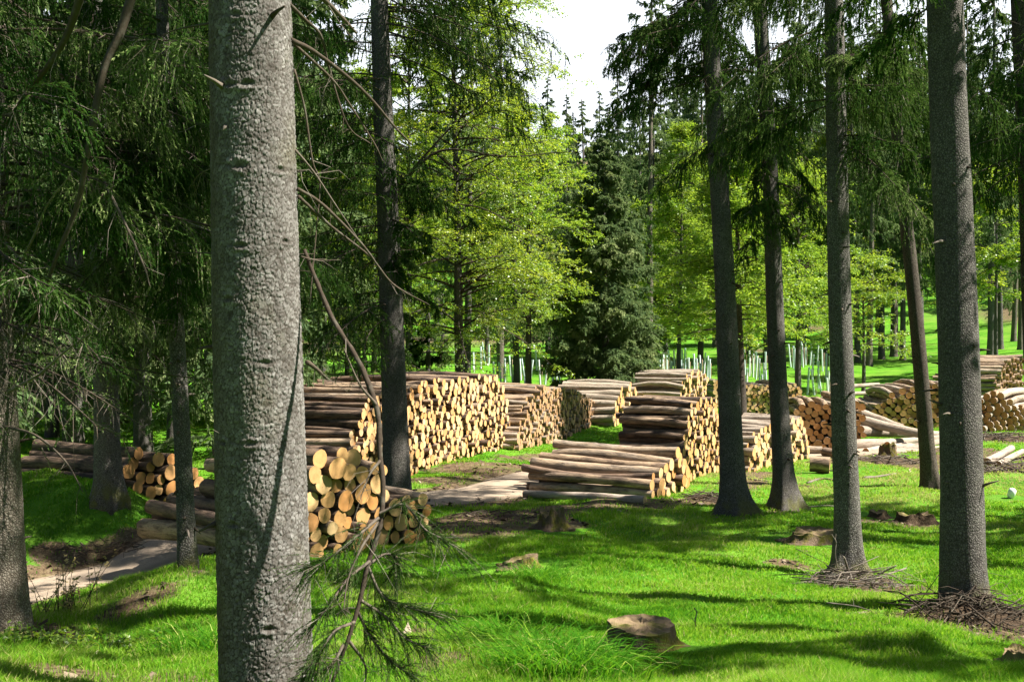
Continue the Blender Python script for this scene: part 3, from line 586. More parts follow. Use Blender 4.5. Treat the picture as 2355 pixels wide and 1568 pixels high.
def spruce(key,base,top,Hh,rb,rt,bark,label,seed,near,shade=None,group='spruce trees standing round the clearing',cat='spruce tree',flare=.6,fh=.3,stub=(0.6,4,14),dead=None,needle='needle',var=.4,lodn=NEAR,kk=28):
    """near: list of (h0,h1,n,Lmin,Lmax,az0,az1,kwargs)"""
    rng=RNG(seed); base=np.array(base,float)
    root=tag(empty('spruce_tree',tuple(base)),label,cat,group)
    a,axf,rf=trunk_mesh('trunk',base,top,Hh,rb,rt,bark,rng,kk,flare,fh)
    if stub: stubs(a,rng,axf,rf,stub[0],stub[1],stub[2],1)
    link('trunk',a.mesh('trunk',[MAT[bark],MAT['twig']],base),root)
    cr=Acc(); wd=Acc()
    for it in near:
        h0,h1,n,l0,l1,a0,a1=it[:7]; kw=dict(it[7]) if len(it)>7 else {}
        tw=kw.pop('twigs',4); ld=kw.pop('lod',lodn)
        h=h0+(h1-h0)*np.sort(rng.random(n)); az=np.radians(a0+(a1-a0)*rng.random(n)); o=axf(h); L=l0+(l1-l0)*rng.random(n)
        kw.setdefault('var',var)
        cv=spruce_foliage(cr,rng,o,az,L,ld,**kw)
        wood_branches(wd,cv,L,rng,.011)
        if tw: bare_twigs(wd,rng,cv,L,tw)
    if shade:
        h0,h1,n,l0=shade[:4]; h=h0+(h1-h0)*(np.arange(n)+rng.random(n))/n; az=rng.random(n)*2*np.pi; o=axf(h); L=l0*np.clip((h1+1.2-h)/(h1-h0),.12,1)*(.75+.4*rng.random(n))
        if len(shade)>4: az=np.radians(shade[4]+(shade[5]-shade[4])*rng.random(n))
        spruce_foliage(cr,rng,o,az,L,SHADE,var=var,p0=-.05)
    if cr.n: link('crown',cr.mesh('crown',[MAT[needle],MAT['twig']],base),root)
    if dead:
        for dpts,r0 in dead:
            q=Acc(); pts=bez(*dpts,n=6); tube(q,pts,np.linspace(r0,.003,len(pts)),6,0,.3+.5*rng.random()); cv=pts[None]; bare_twigs(q,rng,cv,np.array([1.]),10,0,.35,.0022,.5)
            link('dead_branch',q.mesh('dead_branch',[MAT['twig']],base),root)
    if wd.n: link('branches',wd.mesh('branches',[MAT['twig']],base),root)
    return root
def base_at(px,py,d): return on_px(px,py,d)

# --- the trees that frame the clearing (base pixel, pixel at the top edge, distance)
def D(*pts): return [P(*p) for p in pts]
# big foreground trunk with modelled bark plates
rng=RNG(101); b1=P(615,1680,5.2); b1[2]=Hp(b1[0],b1[1]); t1=P(574,0,5.2); ax=(t1-b1)/(t1[2]-b1[2])
root=tag(empty('spruce_tree',tuple(b1)),'thick grey spruce trunk with flaky scaly bark standing nearest in the left foreground','spruce tree','spruce trees standing round the clearing')
def rad1(h): return .2165+(.188-.2165)*np.clip(h/3.4,0,4)
nth,hs=430,np.concatenate([np.arange(-.2,3.75,.0052)])
hh=np.repeat(hs[:,None],nth,1); th=np.repeat((np.arange(nth)/nth*2*np.pi)[None],len(hs),0)
R0=rad1(hh)*(1+.012*np.sin(2*th+hh*.7)+.01*np.sin(5*th+hh*1.9))
cw,chh=.023,.0215; nc=int(round(2*np.pi*.2/cw)); u=th/(2*np.pi)*nc; 
warp=(fbm(u*.9,hh/chh*.9,71,2)-.37)*.9+(fbm(u*4,hh/chh*4,73,2)-.37)*.45; warp2=(fbm(u*.9+40,hh/chh*.9,72,2)-.37)*.9+(fbm(u*4+9,hh/chh*4,74,2)-.37)*.45
uu=u+warp; vv=hh/chh+warp2
iu=np.floor(uu).astype(int); iv=np.floor(vv).astype(int)
F1=np.full(uu.shape,9.);F2=F1.copy();cid=np.zeros(uu.shape);ox=np.zeros(uu.shape);oy=np.zeros(uu.shape)
for du in (-1,0,1):
    for dv in (-1,0,1):
        cu=iu+du; cv_=iv+dv; cm=np.mod(cu,nc); jx=hash2(cm,cv_,5); jy=hash2(cm,cv_,6)
        dx=uu-cu-jx; dy=vv-cv_-jy; d=np.hypot(dx,dy); new=d<F1
        F2=np.where(new,F1,np.minimum(F2,d)); cid=np.where(new,hash2(cm,cv_,7),cid); ox=np.where(new,dx,ox); oy=np.where(new,dy,oy); F1=np.where(new,d,F1)
e=np.clip((F2-F1)/.3,0,1); e=e*e*(3-2*e)
ta=cid*31.4; tilt=(ox*np.cos(ta)+oy*np.sin(ta)*1.0)*.5+oy*(-.25)
rim=np.exp(-((F2-F1)-.3)**2/.025); disp=e*(.0018+.002*np.modf(cid*7.7)[0]+tilt*.0068)+.0013*rim+.004*(fbm(u*3.3,hh/chh*3.3,90,3)-.45)+.006*(fbm(u*.35,hh*5,93,3)-.45)
crack=np.clip((F2-F1)/.2,0,1)
SCARS=[(575,395,.03),(552,215,.022),(590,213,.026),(632,832,.022),(577,572,.02),(565,60,.02),(545,690,.018),(600,1010,.02),(560,1190,.02),(640,1420,.022),(535,1010,.015),(655,400,.02),(665,560,.016)]
for px,py,sr in SCARS:
    h=(EYE-(py-CY)/F_*5.2)-b1[2]; cx_=b1[0]+ax[0]*h; xx=(px-CX)/F_*5.2-cx_; r=rad1(h); thc=np.arctan2(-np.sqrt(max(1e-4,r*r-xx*xx)),xx)%(2*np.pi)
    da=np.angle(np.exp(1j*(th-thc)))*r; dh=hh-h; q=np.hypot(da*.75,dh*1.25)/sr
    nq=q*(1+.5*(fbm(u*1.5,hh*60,97,3)-.45)); disp=disp+.0045*np.exp(-(nq-1.2)**2*2.5)-.007*np.exp(-nq*nq*2.0); crack=np.minimum(crack,1-np.exp(-nq*nq*1.0)*.62); 
    w_=np.exp(-((da)/(sr*4))**2-((dh+.25*sr*np.cos(da/sr*.8))/(sr*.4))**2); crack=np.minimum(crack,1-.6*w_); disp=disp-.003*w_+.002*np.exp(-((da)/(sr*4))**2-((dh+sr*.9)/(sr*.6))**2)
var=np.clip(.1+.55*np.modf(cid*13.3)[0]+.5*(fbm(u*.25,hh*6,95,3)-.45)+.22*rim+.35*np.clip(tilt,-.4,.6),0,1); mossy=np.clip((-np.cos(th)-.45)/.4,0,1)*.8  # side mask for the brown tint on the trunk's left
c=b1+ax*hh[...,None]; Rr=R0+disp
# make theta=0 seam face away: axes x (right), y (away)
V=c+np.stack([Rr*np.cos(th),Rr*np.sin(th),0*Rr],-1)
i=np.arange(len(hs)-1)[:,None]*nth; j=np.arange(nth)[None]; j2=(j+1)%nth
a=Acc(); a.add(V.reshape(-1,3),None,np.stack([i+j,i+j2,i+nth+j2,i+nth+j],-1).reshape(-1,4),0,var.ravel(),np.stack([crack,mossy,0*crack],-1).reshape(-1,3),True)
up=np.linspace(3.7,15,14); tube(a,b1+ax*up[:,None],np.linspace(.186,.08,14),24,2,.5)
axf=lambda h: b1+ax*np.asarray(h)[...,None]
stubs(a,rng,axf,rad1,.3,3.6,9,1,.1)
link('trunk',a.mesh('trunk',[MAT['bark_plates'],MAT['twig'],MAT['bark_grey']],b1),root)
def T1pt(px,py,dd=0): return P(px,py,5.2+dd)
DEAD=[([(668,92,0),(730,125,.1),(830,205,.25),(905,290,.4),(945,332,.5)],.013),([(668,95,.05),(760,180,.2),(800,235,.3),(860,330,.35),(880,372,.4)],.008),
 ([(684,435,0),(740,470,.1),(830,560,.3),(890,640,.5),(925,668,.6)],.010),([(686,452,0),(760,520,.2),(850,590,.4),(905,655,.5),(985,700,.8)],.009),
 ([(678,345,0),(720,395,.1),(770,470,.2),(830,560,.3)],.007),([(676,160,0),(700,250,.05),(718,370,.1),(735,420,.15),(728,520,.15),(712,700,.1)],.0065),
 ([(665,10,0),(700,45,.1),(738,85,.2),(760,170,.3),(800,290,.4),(850,330,.6)],.010),([(735,-10,0),(790,45,.2),(820,78,.3)],.014),
 ([(692,590,0),(712,596,.02),(732,600,.05)],.005),([(682,394,0),(705,392,.0)],.006),
 ([(705,832,0),(730,850,.05),(752,872,.1)],.013),([(500,1009,0),(516,1005,-.1),(532,1000,-.18)],.006),
 ([(486,55,0),(440,62,.1),(390,75,.3),(330,110,.5)],.006),([(493,384,.0),(460,400,.1),(440,425,.2)],.004),([(494,582,0),(440,582,.1),(380,580,.2)],.004)]
for pts,r0 in DEAD:
    q=Acc(); cv=bez(*[T1pt(*p) for p in pts],n=6); tube(q,cv,np.linspace(r0,r0*.35,len(cv)),7,0,.25+.5*rng.random(),rough=.06,rng=rng); bare_twigs(q,rng,cv[None],np.array([1.]),5,0,.22,.0018,.4)
    link('dead_branch',q.mesh('dead_branch',[MAT['twig']],b1),root)
# the long drooping branch that hangs to the ground right of the trunk, still green at its tip
q=Acc(); gq=Acc()
main=bez(*[T1pt(*p) for p in [(700,575,.05),(725,640,0),(765,735,-.1),(812,810,-.2),(842,870,-.25),(868,950,-.3),(873,1040,-.35),(880,1120,-.4),(873,1210,-.45),(845,1300,-.5),(825,1390,-.55),(800,1470,-.6),(770,1550,-.6),(755,1600,-.6)]],n=6)
tube(q,main,np.interp(np.linspace(0,1,len(main)),[0,.3,.6,1],[.009,.013,.012,.006]),8,0,.12,rough=.1,rng=rng)
subs=[[(873,1180,-.45),(930,1160,-.45),(975,1215,-.5),(1010,1235,-.55),(1070,1270,-.6)],[(873,1060,-.4),(850,1090,-.5),(830,1140,-.55)],[(870,1190,-.45),(800,1250,-.6),(745,1290,-.65),(700,1310,-.65)],[(850,1290,-.5),(800,1330,-.6),(750,1400,-.7),(715,1440,-.7)],
 [(845,1300,-.5),(880,1370,-.5),(940,1395,-.5),(1020,1420,-.5)],[(830,1380,-.55),(890,1420,-.5),(930,1465,-.5),(985,1490,-.5)],[(815,1430,-.6),(770,1450,-.7),(735,1500,-.75),(715,1530,-.75)],[(870,1200,-.45),(830,1260,-.6),(800,1330,-.65),(790,1400,-.7)],
 [(790,1480,-.6),(760,1530,-.7),(700,1560,-.75),(650,1600,-.75)],[(800,1470,-.6),(840,1530,-.5),(835,1590,-.5)],[(845,1300,-.5),(880,1275,-.4),(912,1280,-.4),(915,1320,-.4)],[(865,930,-.3),(825,880,-.3),(790,800,-.3)],[(820,1400,-.55),(850,1460,-.5),(900,1520,-.5),(960,1560,-.5)]]
for si,s in enumerate(subs):
    cv=bez(*[T1pt(*p) for p in s],n=5); tube(q,cv,np.linspace(.008,.002,len(cv)),5,0,.3+.4*rng.random(),cap=False)
    bare_twigs(q,rng,cv[None],np.array([1.]),10,0,.25,.0016,.3)
    if si in (0,2,3,4,5,6,8,10,12):
        n=70; t=.1+.9*rng.random(n); p0,tg=along(cv[None],np.zeros(n,int),t); d=unit(tg*.8+rng.normal(size=(n,3))*.45+np.array([.0,0,-.2]))
        needles(gq,rng,p0,d,(.07+.16*rng.random(n)),.25,40,.02,.003,.5+.2*rng.normal(size=n),0,fwd=.75,stem=.003)
        needles(gq,rng,cv[:1],unit(cv[-1:]-cv[:1]),np.array([.01]),0,2,.02,.002,.3,0)
db=link('hanging_branch',q.mesh('hanging_branch',[MAT['twig']],b1),root)
link('needle_sprays',gq.mesh('needle_sprays',[MAT['needle'],MAT['twig']],b1),db)
# crown of the big trunk, above the picture; it shades the foreground
cr=Acc(); n=74; h=5.4+8*(np.arange(n)+rng.random(n))/n; spruce_foliage(cr,rng,axf(h),rng.random(n)*6.28,1.4+.9*rng.random(n),SHADE)
link('crown',cr.mesh('crown',[MAT['needle'],MAT['twig']],b1),root)

def tree(px,py,d,tx,*a,**k):
    b=base_at(px,py,d); t=P(tx,0,d); return spruce('',b,t,*a,**k) if False else (b,t)
DEADLEN=lambda b,t,h,az,l: None
T={}
def mk(key,px,py,d,tx,Hh,wb,wt,bark,label,seed,near,**kw):
    b=base_at(px,py,d); t=P(tx,0,d); rb=wb/2/F_*d; rt0=wt/2/F_*d; h1=t[2]-b[2]
    rt=max(.03,rb+(rt0-rb)*Hh/h1) if h1<Hh else rt0
    T[key]=spruce(key,b,t,Hh,rb,rt,bark,label,seed,near,**kw)
    return b
mk('right',2217,1392,9.5,2176,17,98,82,'bark_dark','thick straight dark spruce trunk with heaped brushwood at its foot at right',201,
   [(5.0,6.6,10,1.0,1.8,-60,220,dict(hang=(.1,.35),lod=MID))],shade=(6.2,15.5,46,2.0),stub=(.8,5,22),flare=.35,fh=.28)
mk('sunlit',1950,1312,11.8,1915,18,60,44,'bark_grey','grey spruce trunk sunlit down its right side, dead twigs heaped at its foot',202,
   [(5.0,6.9,18,.9,1.9,-50,235,dict(hang=(.15,.75),droop=.55,var=.42)),(4.3,5.6,6,.6,1.2,-120,-40,dict(hang=(.3,.9),droop=.7,var=.5))],shade=(6.8,16.5,46,1.9),stub=(.8,5,24),flare=1.3,fh=.24)
mk('leftdark',1690,1187,16.4,1632,20,56,38,'bark_dark','dark bare spruce trunk tilting left with spread mossy roots, right of the low pile',203,
   [(6.4,8.9,22,1.0,1.9,90,240,dict(hang=(.15,.6),droop=.55,var=.28)),(6.8,9,12,.9,1.7,-60,90,dict(hang=(.15,.5),var=.35))],shade=(8.7,18.5,60,2.2),stub=(.8,6,26),flare=1.25,fh=.3,lodn=MID)
mk('second',1805,1168,17.0,1748,19,46,32,'bark_dark','slimmer dark spruce trunk with green curtains of needles at its top, between two thicker ones',204,
   [(5.6,8.6,28,.9,1.9,-60,240,dict(hang=(.2,.8),droop=.6,var=.42)),(4.6,6.6,14,.5,1.2,180,360,dict(hang=(.2,.7),droop=.9,var=.48))],shade=(8.5,17.5,50,2.0),stub=(.8,4.8,22),flare=1.1,fh=.3,lodn=MID)
mk('leaning',2140,1125,19.3,2036,21,36,20,'bark_red','thin reddish spruce trunk leaning left, its right edge lit, next to the thick dark one',205,
   [(7.2,9.2,13,.9,1.9,-50,230,dict(hang=(.2,.8),droop=.5,var=.4)),(5.6,7.,6,.5,1.0,-60,60,dict(hang=(.2,.6),droop=.8,var=.45))],shade=(9,19.5,50,2.1),stub=(.8,6,20),flare=.6,fh=.3,lodn=MID)
mk('behindpile',915,1172,17.0,873,20,64,40,'bark_dark','dark spruce trunk standing between the front log pile and the tall bright pile',206,
   [(2.9,8.8,44,1.2,2.5,95,265,dict(hang=(.15,.7),var=.34)),(6.6,8.9,22,1.6,2.9,-75,75,dict(hang=(.2,.6),droop=.4,var=.28)),(4.6,5.4,5,.8,1.5,-60,60,dict(hang=(.2,.6),var=.22)),(3.0,4.6,8,.5,1.3,-90,90,dict(hang=(.15,.5),var=.4))],shade=(8.8,18.5,60,2.4),stub=(.8,6,14),flare=.5,lodn=MID)
mk('edge',6,1448,8.0,-46,16,104,90,'bark_pale','pale rough spruce trunk cut off by the left edge, sunlit',207,
   [(3.0,5.4,20,1.3,2.5,-75,80,dict(hang=(.12,.5),droop=.45,var=.22,bare=.25,twigs=26)),(3.0,4.6,9,1.6,2.6,-35,60,dict(hang=(.2,.6),droop=.6,var=.8,bare=.35,twigs=20)),(1.6,2.9,12,.7,1.6,-70,70,dict(hang=(.1,.3),droop=.5,var=.4,bare=.3,twigs=30,lod=dict(sec=5,ter=1,hang=4,k=14,nl=.034,nw=.008,stem=.006)))],shade=(5.2,14.5,40,2.2),stub=(.5,4,20),flare=.4,  # raised var paints some boughs as sunlit, lowered var others as shaded
   dead=[(D((310,-30,6.6),(275,80,6.6),(238,165,6.6),(205,330,6.6),(178,470,6.7),(130,590,6.8),(95,690,7.),(45,790,7.4),(10,830,7.9)),.03),
   (D((190,-20,6.2),(150,90,6.4),(90,180,6.6),(40,240,7.),(-20,280,7.8)),.026),(D((240,420,6.9),(290,520,6.8),(330,610,6.8),(345,660,6.8)),.012),(D((15,560,7.7),(80,640,7.),(150,700,6.6),(230,760,6.3)),.012),
   (D((20,900,7.8),(90,860,7.2),(160,800,6.8),(250,740,6.5)),.013),(D((0,700,7.9),(70,560,7.2),(110,470,6.8),(165,400,6.4)),.012),(D((5,980,7.9),(80,1000,7.2),(150,1060,6.8),(190,1130,6.6)),.011)])
mk('bank',250,1140,17.0,215,20,60,44,'bark_grey','grey spruce trunk on the mossy bank in front of the dark log pile at left',208,
   [(2.6,8.9,60,1.3,2.7,-130,150,dict(hang=(.2,.7),var=.2,twigs=8)),(2.1,3.4,14,1.6,2.9,-85,30,dict(hang=(.2,.7),droop=.42,var=.85,twigs=10))],shade=(8.8,18.5,60,2.4),stub=(.8,3,10),flare=.6,lodn=MID)  # low boughs painted pale as if sunlit, the others dark as shade
mk('young',432,1358,9.4,372,9,42,22,'bark_dark','thin dark young spruce trunk rising from the grassy hump left of the thick trunk',209,
   [(2.2,3.4,8,.8,1.6,100,270,dict(hang=(.1,.45),droop=.6,var=.75,twigs=10)),(2.5,5.0,34,.7,1.6,0,360,dict(hang=(.15,.5),var=.18,twigs=10))],shade=(5,8.5,24,1.0),stub=(.3,1.8,16),flare=.35,fh=.2)  # sunlight painted into the few pale boughs, shade into the dark rest
mk('rightedge',2394,1240,14.5,2345,17,50,40,'bark_red','dark reddish spruce trunk at the upper right edge of the picture',210,
   [(4.6,8,24,1.2,2.2,60,300,dict(hang=(.2,.7),var=.3,lod=MID))],shade=(8,16,50,2.0),stub=(.8,5,12),flare=.5)
# ------------------------------------------------------------------ broadleaf trees (young beeches) and the wood behind
def leaves(acc,rng,Pc,d,up,L,W,var,m=0):
    s=unit(np.cross(d,up)); L=L[:,None]; W=W[:,None]
    mid=Pc+d*L*.45
    V=np.stack([Pc,mid-s*W*.5,Pc+d*L,mid+s*W*.5],1).reshape(-1,3); b=np.arange(len(Pc))*4
    acc.add(V,None,np.stack([b,b+1,b+2,b+3],-1),m,np.repeat(np.clip(var,0,1),4))
def beech(base,top,Hh,R,z0,nl,label,seed,rb=.14,ll=.085,matn='beech',bark='bark_dark',shape='round',dens=1.,lean=(0,0),limbs=(),bias=None,var0=.45,cat='beech tree',group='leafy young beeches behind the log piles',name='beech_tree'):
    rng=RNG(seed); base=np.array(base,float); root=tag(empty(name,tuple(base)),label,cat,group)
    a,axf,rf=trunk_mesh('trunk',base,top,Hh,rb,.02,bark,rng,14,.3,.2); link('trunk',a.mesh('trunk',[MAT[bark],MAT['twig']],base),root)
    cr=Acc(); wd=Acc()
    f=rng.random(nl)**.9; h=z0+(Hh-z0)*f
    prof=np.sqrt(np.clip(1-(np.abs(f-.32)/.72)**2.2,.02,1)) if shape=='round' else np.clip(1.05-f,.06,1)**.85
    az=rng.random(nl)*2*np.pi
    if bias is not None:
        mk_=rng.random(nl)<bias[2]; az=np.where(mk_,np.radians(bias[0]+(bias[1]-bias[0])*rng.random(nl)),az)
    L=R*prof*(.6+.5*rng.random(nl))+.15; o=axf(h)
    cv=branch_curve(o,az,L,np.full(nl,.3)+.24*rng.normal(size=nl)+.35*f,np.full(nl,.42)*(.4+1.0*rng.random(nl)),np.full(nl,.05),10,.35,rng)
    for i in range(nl): tube(wd,cv[i],np.linspace(.008+.008*L[i],.003,10),5,0,.1+.3*rng.random(),cap=False)
    bv=var0+.16*rng.normal(size=nl)
    ns=int(9*dens); bi=np.repeat(np.arange(nl),ns); t=.08+.92*rng.random(nl*ns)**.85; q,tg=along(cv,bi,t)
    an=np.where(rng.random(nl*ns)<.5,1,-1)*(.5+.6*rng.random(nl*ns))
    g=unit(np.stack([tg[:,0]*np.cos(an)-tg[:,1]*np.sin(an),tg[:,0]*np.sin(an)+tg[:,1]*np.cos(an),tg[:,2]*.4-.05+.26*rng.normal(size=nl*ns)],-1))
    l2=(L[bi]*.42*(1-.5*t)+.15)*(.5+.7*rng.random(nl*ns))
    e=q+g*l2[:,None]; s=perp(rng,g)*.006
    V=np.stack([q-s,q+s,e],1).reshape(-1,3); wd.add(V,np.arange(len(V)).reshape(-1,3),None,0,.2)
    nt=7; si=np.repeat(np.arange(nl*ns),nt); tt=.05+.95*rng.random(len(si)); p=q[si]+g[si]*(l2[si]*tt)[:,None]
    an=np.where(rng.random(len(si))<.5,1,-1)*(.5+.5*rng.random(len(si))); gg=g[si]
    g3=unit(np.stack([gg[:,0]*np.cos(an)-gg[:,1]*np.sin(an),gg[:,0]*np.sin(an)+gg[:,1]*np.cos(an),gg[:,2]*.6-.1+.25*rng.normal(size=len(si))],-1)); l3=(.12+.26*rng.random(len(si)))
    nf=8; ki=np.repeat(np.arange(len(si)),nf); tt=rng.random(len(ki)); pc=p[ki]+g3[ki]*(l3[ki]*tt)[:,None]+rng.normal(size=(len(ki),3))*np.array([.03,.03,.03]); pc[:,2]-=.12*l3[ki]*tt
    an=np.where(rng.random(len(ki))<.5,1,-1)*(.3+.7*rng.random(len(ki))); gg=g3[ki]
    d=unit(np.stack([gg[:,0]*np.cos(an)-gg[:,1]*np.sin(an),gg[:,0]*np.sin(an)+gg[:,1]*np.cos(an),gg[:,2]-.15+.2*rng.normal(size=len(ki))],-1))
    up=unit(np.array([0,0,1.])+rng.normal(size=(len(ki),3))*.55)
    leaves(cr,rng,pc,d,up,ll*(.7+.6*rng.random(len(ki))),ll*.62*(.7+.6*rng.random(len(ki))),bv[bi][si][ki]+.14*rng.normal(size=len(ki)))
    link('crown',cr.mesh('crown',[MAT[matn]],base),root)
    link('branches',wd.mesh('branches',[MAT['twig']],base),root)
    for pts,r0 in limbs:
        q_=Acc(); c=bez(*pts,n=7); tube(q_,c,np.linspace(r0,.006,len(c)),7,0,.1,rough=.05,rng=rng); bare_twigs(q_,rng,c[None],np.array([1.]),12,0,.7,.005,.1)
        link('limb',q_.mesh('limb',[MAT['twig']],base),root)
    return root
b=base_at(1060,905,31.5); beech(b,P(1040,0,31.5),14.5,3.5,2.3,160,'big yellow-green beech with layered leaves rising behind the tall bright log pile',301,.16,.068,'beech',bark='bark_dark',dens=1.25,bias=(-120,40,.35),
  limbs=[(D((908,440,29.5),(950,395,29.4),(1000,352,29.3),(1060,345,29.2),(1130,358,29.2),(1200,360,29.1),(1270,352,29.1),(1335,350,29)),.05),(D((1000,352,29.3),(1060,400,29.2),(1110,395,29.1),(1150,380,29)),.025),(D((930,410,29.4),(1050,280,29.2),(1120,235,29.1),(1230,130,29)),.035),(D((1040,468,29.2),(1110,480,29),(1190,520,28.9),(1240,545,28.9)),.025)])
b=base_at(1215,880,36); beech(b,P(1215,0,36),9.3,2.5,2.6,70,'yellow-green beech crown right of the big beech, lit from the right',302,.12,.075,'beech_y',dens=1.1,group=None)
b=base_at(1706,985,30); beech(b,P(1690,300,30),8.2,2.5,2.8,95,'slender beech with mossy brown trunk close behind the tilting dark trunk',303,.15,.075,'beech_y',bark='bark_red',dens=1.1,shape='cone')
b=base_at(1560,880,43); beech(b,P(1575,0,43),10.5,2.3,2.4,95,'pale green conical young tree in tiers right of the bushy spruce',304,.1,.075,'beech_y',dens=1.1,shape='cone')
b=base_at(1835,890,42); beech(b,P(1835,0,42),9.0,2.9,2.7,100,'light green beech in tiers behind the second and sunlit trunks',305,.14,.075,'beech_y',dens=1.1)
b=base_at(1985,880,46); beech(b,P(1985,0,46),5.4,2.3,2.0,44,'low light green beech between the sunlit and leaning trunks',306,.09,.075,'beech',dens=1.)
b=base_at(800,890,33); beech(b,P(790,0,33),6.5,2.6,.8,60,'leafy yellow-green young tree glimpsed just right of the thick trunk',307,.09,.075,'beech',dens=1.)
b=base_at(940,850,48); beech(b,P(940,0,48),15.5,3.6,4,80,'tall light green beech at the back behind the big beech',308,.16,.12,'beech_y',dens=1.)
b=base_at(450,960,34); beech(b,P(450,0,34),5,2.4,.6,44,'yellow leafy bush seen left of the thick trunk above the dark logs',309,.07,.1,'beech_y',dens=1.)
for px,d,H_,R_,z_,sd,m_,lb in [(860,52,14,3.4,2.,311,'beech_y','tall bright beech filling the gap just right of the thick trunk, behind'),(1120,58,14,3.6,2.,312,'beech','green beech far behind the left of the clearing, above the white tubes'),(1660,54,11,3.0,2.,313,'beech','fuller green beech behind the slender mossy beech'),(1760,60,13,3.2,2.5,314,'beech_y','bright beech far behind, between the tilting and second trunks'),(1900,62,12.5,3.2,2.5,315,'beech','green beech far behind the sunlit trunk'),(2060,70,12,3.2,3.,316,'beech','green beech high on the slope behind the leaning trunk'),(2180,74,12,3.2,3.,317,'beech_y','bright green beech on the slope behind the thick dark trunk'),(1480,60,9,2.6,1.5,318,'beech_y','light green beech low behind the bushy spruce'),(720,62,15,3.6,2.,319,'beech','green beech far behind, hidden partly by the thick trunk')]:
    b=base_at(px,840,d); beech(b,P(px,0,d),H_,R_,z_,95,lb,sd,.14,.11,m_,dens=1.1,group=None)
b=base_at(2290,850,50); far_tree(1,2100,40,sc=.6,label='olive hanging spruce foliage behind the leaning reddish trunk') if False else None; beech(b,P(2290,0,50),9,2.4,3.,46,'olive green tree at the right edge between far trunks',310,.1,.11,'beech',dens=1.)

# the bushy spruce in the middle of the clearing
def bushy(px,py,d,tx,Hh,R,n,label,seed,lod,needle='needle_olive',var=.4,z0=.25,group=None,pw=.9,rb=.14,bark='bark_dark',hang=(.1,.4)):
    rng=RNG(seed); b=base_at(px,py,d); root=tag(empty('spruce_tree',tuple(b)),label,'spruce tree',group)
    a,axf,rf=trunk_mesh('trunk',b,P(tx,0,d),Hh,rb,.015,bark,rng,12,.3,.2); link('trunk',a.mesh('trunk',[MAT[bark],MAT['twig']],b),root)
    cr=Acc(); f=((np.arange(n)+rng.random(n))/n)**1.1; h=z0+(Hh-z0)*f; az=rng.random(n)*2*np.pi; L=R*np.clip(1.01-f,.02,1)**pw*(.7+.45*rng.random(n))+.06; o=axf(h)
    cv=spruce_foliage(cr,rng,o,az,L,lod,p0=.12,droop=.5,up=.35,hang=hang,var=var,bare=.25)
    link('crown',cr.mesh('crown',[MAT[needle],MAT['twig']],b),root); return root
CL=dict(sec=15,ter=4,hang=16,k=13,nl=.11,nw=.042)
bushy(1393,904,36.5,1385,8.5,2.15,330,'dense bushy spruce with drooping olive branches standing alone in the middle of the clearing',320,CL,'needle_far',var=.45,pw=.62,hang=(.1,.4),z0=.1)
bushy(985,905,40,985,3.6,1.3,60,'small dense green spruce showing over the tall bright pile',321,CL,'needle',.45,.1)
bushy(1188,882,44,1172,12.5,2.5,90,'spruce with brown bare trunk base and olive hanging branches left of the bushy one',322,CL,'needle_olive',.5,2.6,hang=(.3,1.0))
# --- the wood behind: a few kinds of spruce, then copies
def far_kind(seed,Hh,R,z0,n,needle,bark,rb,var,lod=FAR,pw=.8,hang=(.25,.8)):
    rng=RNG(seed); root=empty('spruce_tree',(0,0,0))
    a,axf,rf=trunk_mesh('trunk',(0,0,0),(0,0,5),Hh,rb,.03,bark,rng,12,.35,.3); stubs(a,rng,axf,rf,1.2,max(1.5,z0),16,1,.5)
    link('trunk',a.mesh('trunk',[MAT[bark],MAT['twig']]),root)
    cr=Acc(); f=((np.arange(n)+rng.random(n))/n)**.8; h=z0+(Hh-z0)*f; az=rng.random(n)*2*np.pi; L=R*np.clip(1.01-f,.02,1)**pw*(.65+.5*rng.random(n))+.06
    cv=spruce_foliage(cr,rng,axf(h),az,L,lod,p0=-.02,droop=.45,up=.25,hang=hang,var=var,bare=.15)
    link('crown',cr.mesh('crown',[MAT[needle],MAT['twig']]),root); return root
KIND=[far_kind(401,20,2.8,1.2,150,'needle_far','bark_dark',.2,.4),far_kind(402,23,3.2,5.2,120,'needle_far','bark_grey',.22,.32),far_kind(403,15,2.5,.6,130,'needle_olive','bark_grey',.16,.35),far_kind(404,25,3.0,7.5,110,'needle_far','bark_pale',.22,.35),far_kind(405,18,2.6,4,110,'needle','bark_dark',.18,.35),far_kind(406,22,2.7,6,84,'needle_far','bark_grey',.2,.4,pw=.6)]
used=set()
def far_tree(k,px,d,py=None,sc=1.,label='',group=None,rz=None,tall=None):
    x=(px-CX)/F_*d; z=Hp(x,d)
    o=KIND[k] if k not in used else copy_tree(KIND[k])
    used.add(k); r=RNG(int(abs(px*7+d*13))); 
    if tall: sc=(EYE+(CY-tall)/F_*d-z)/[20,23,15,25,18,22][k]
    o.location=(x,d,z-.05); o.rotation_euler=(r.normal()*.012,r.normal()*.012,r.random()*6.28); o.scale=(sc,sc,sc)
    tag(o,label,'spruce tree',group); return o
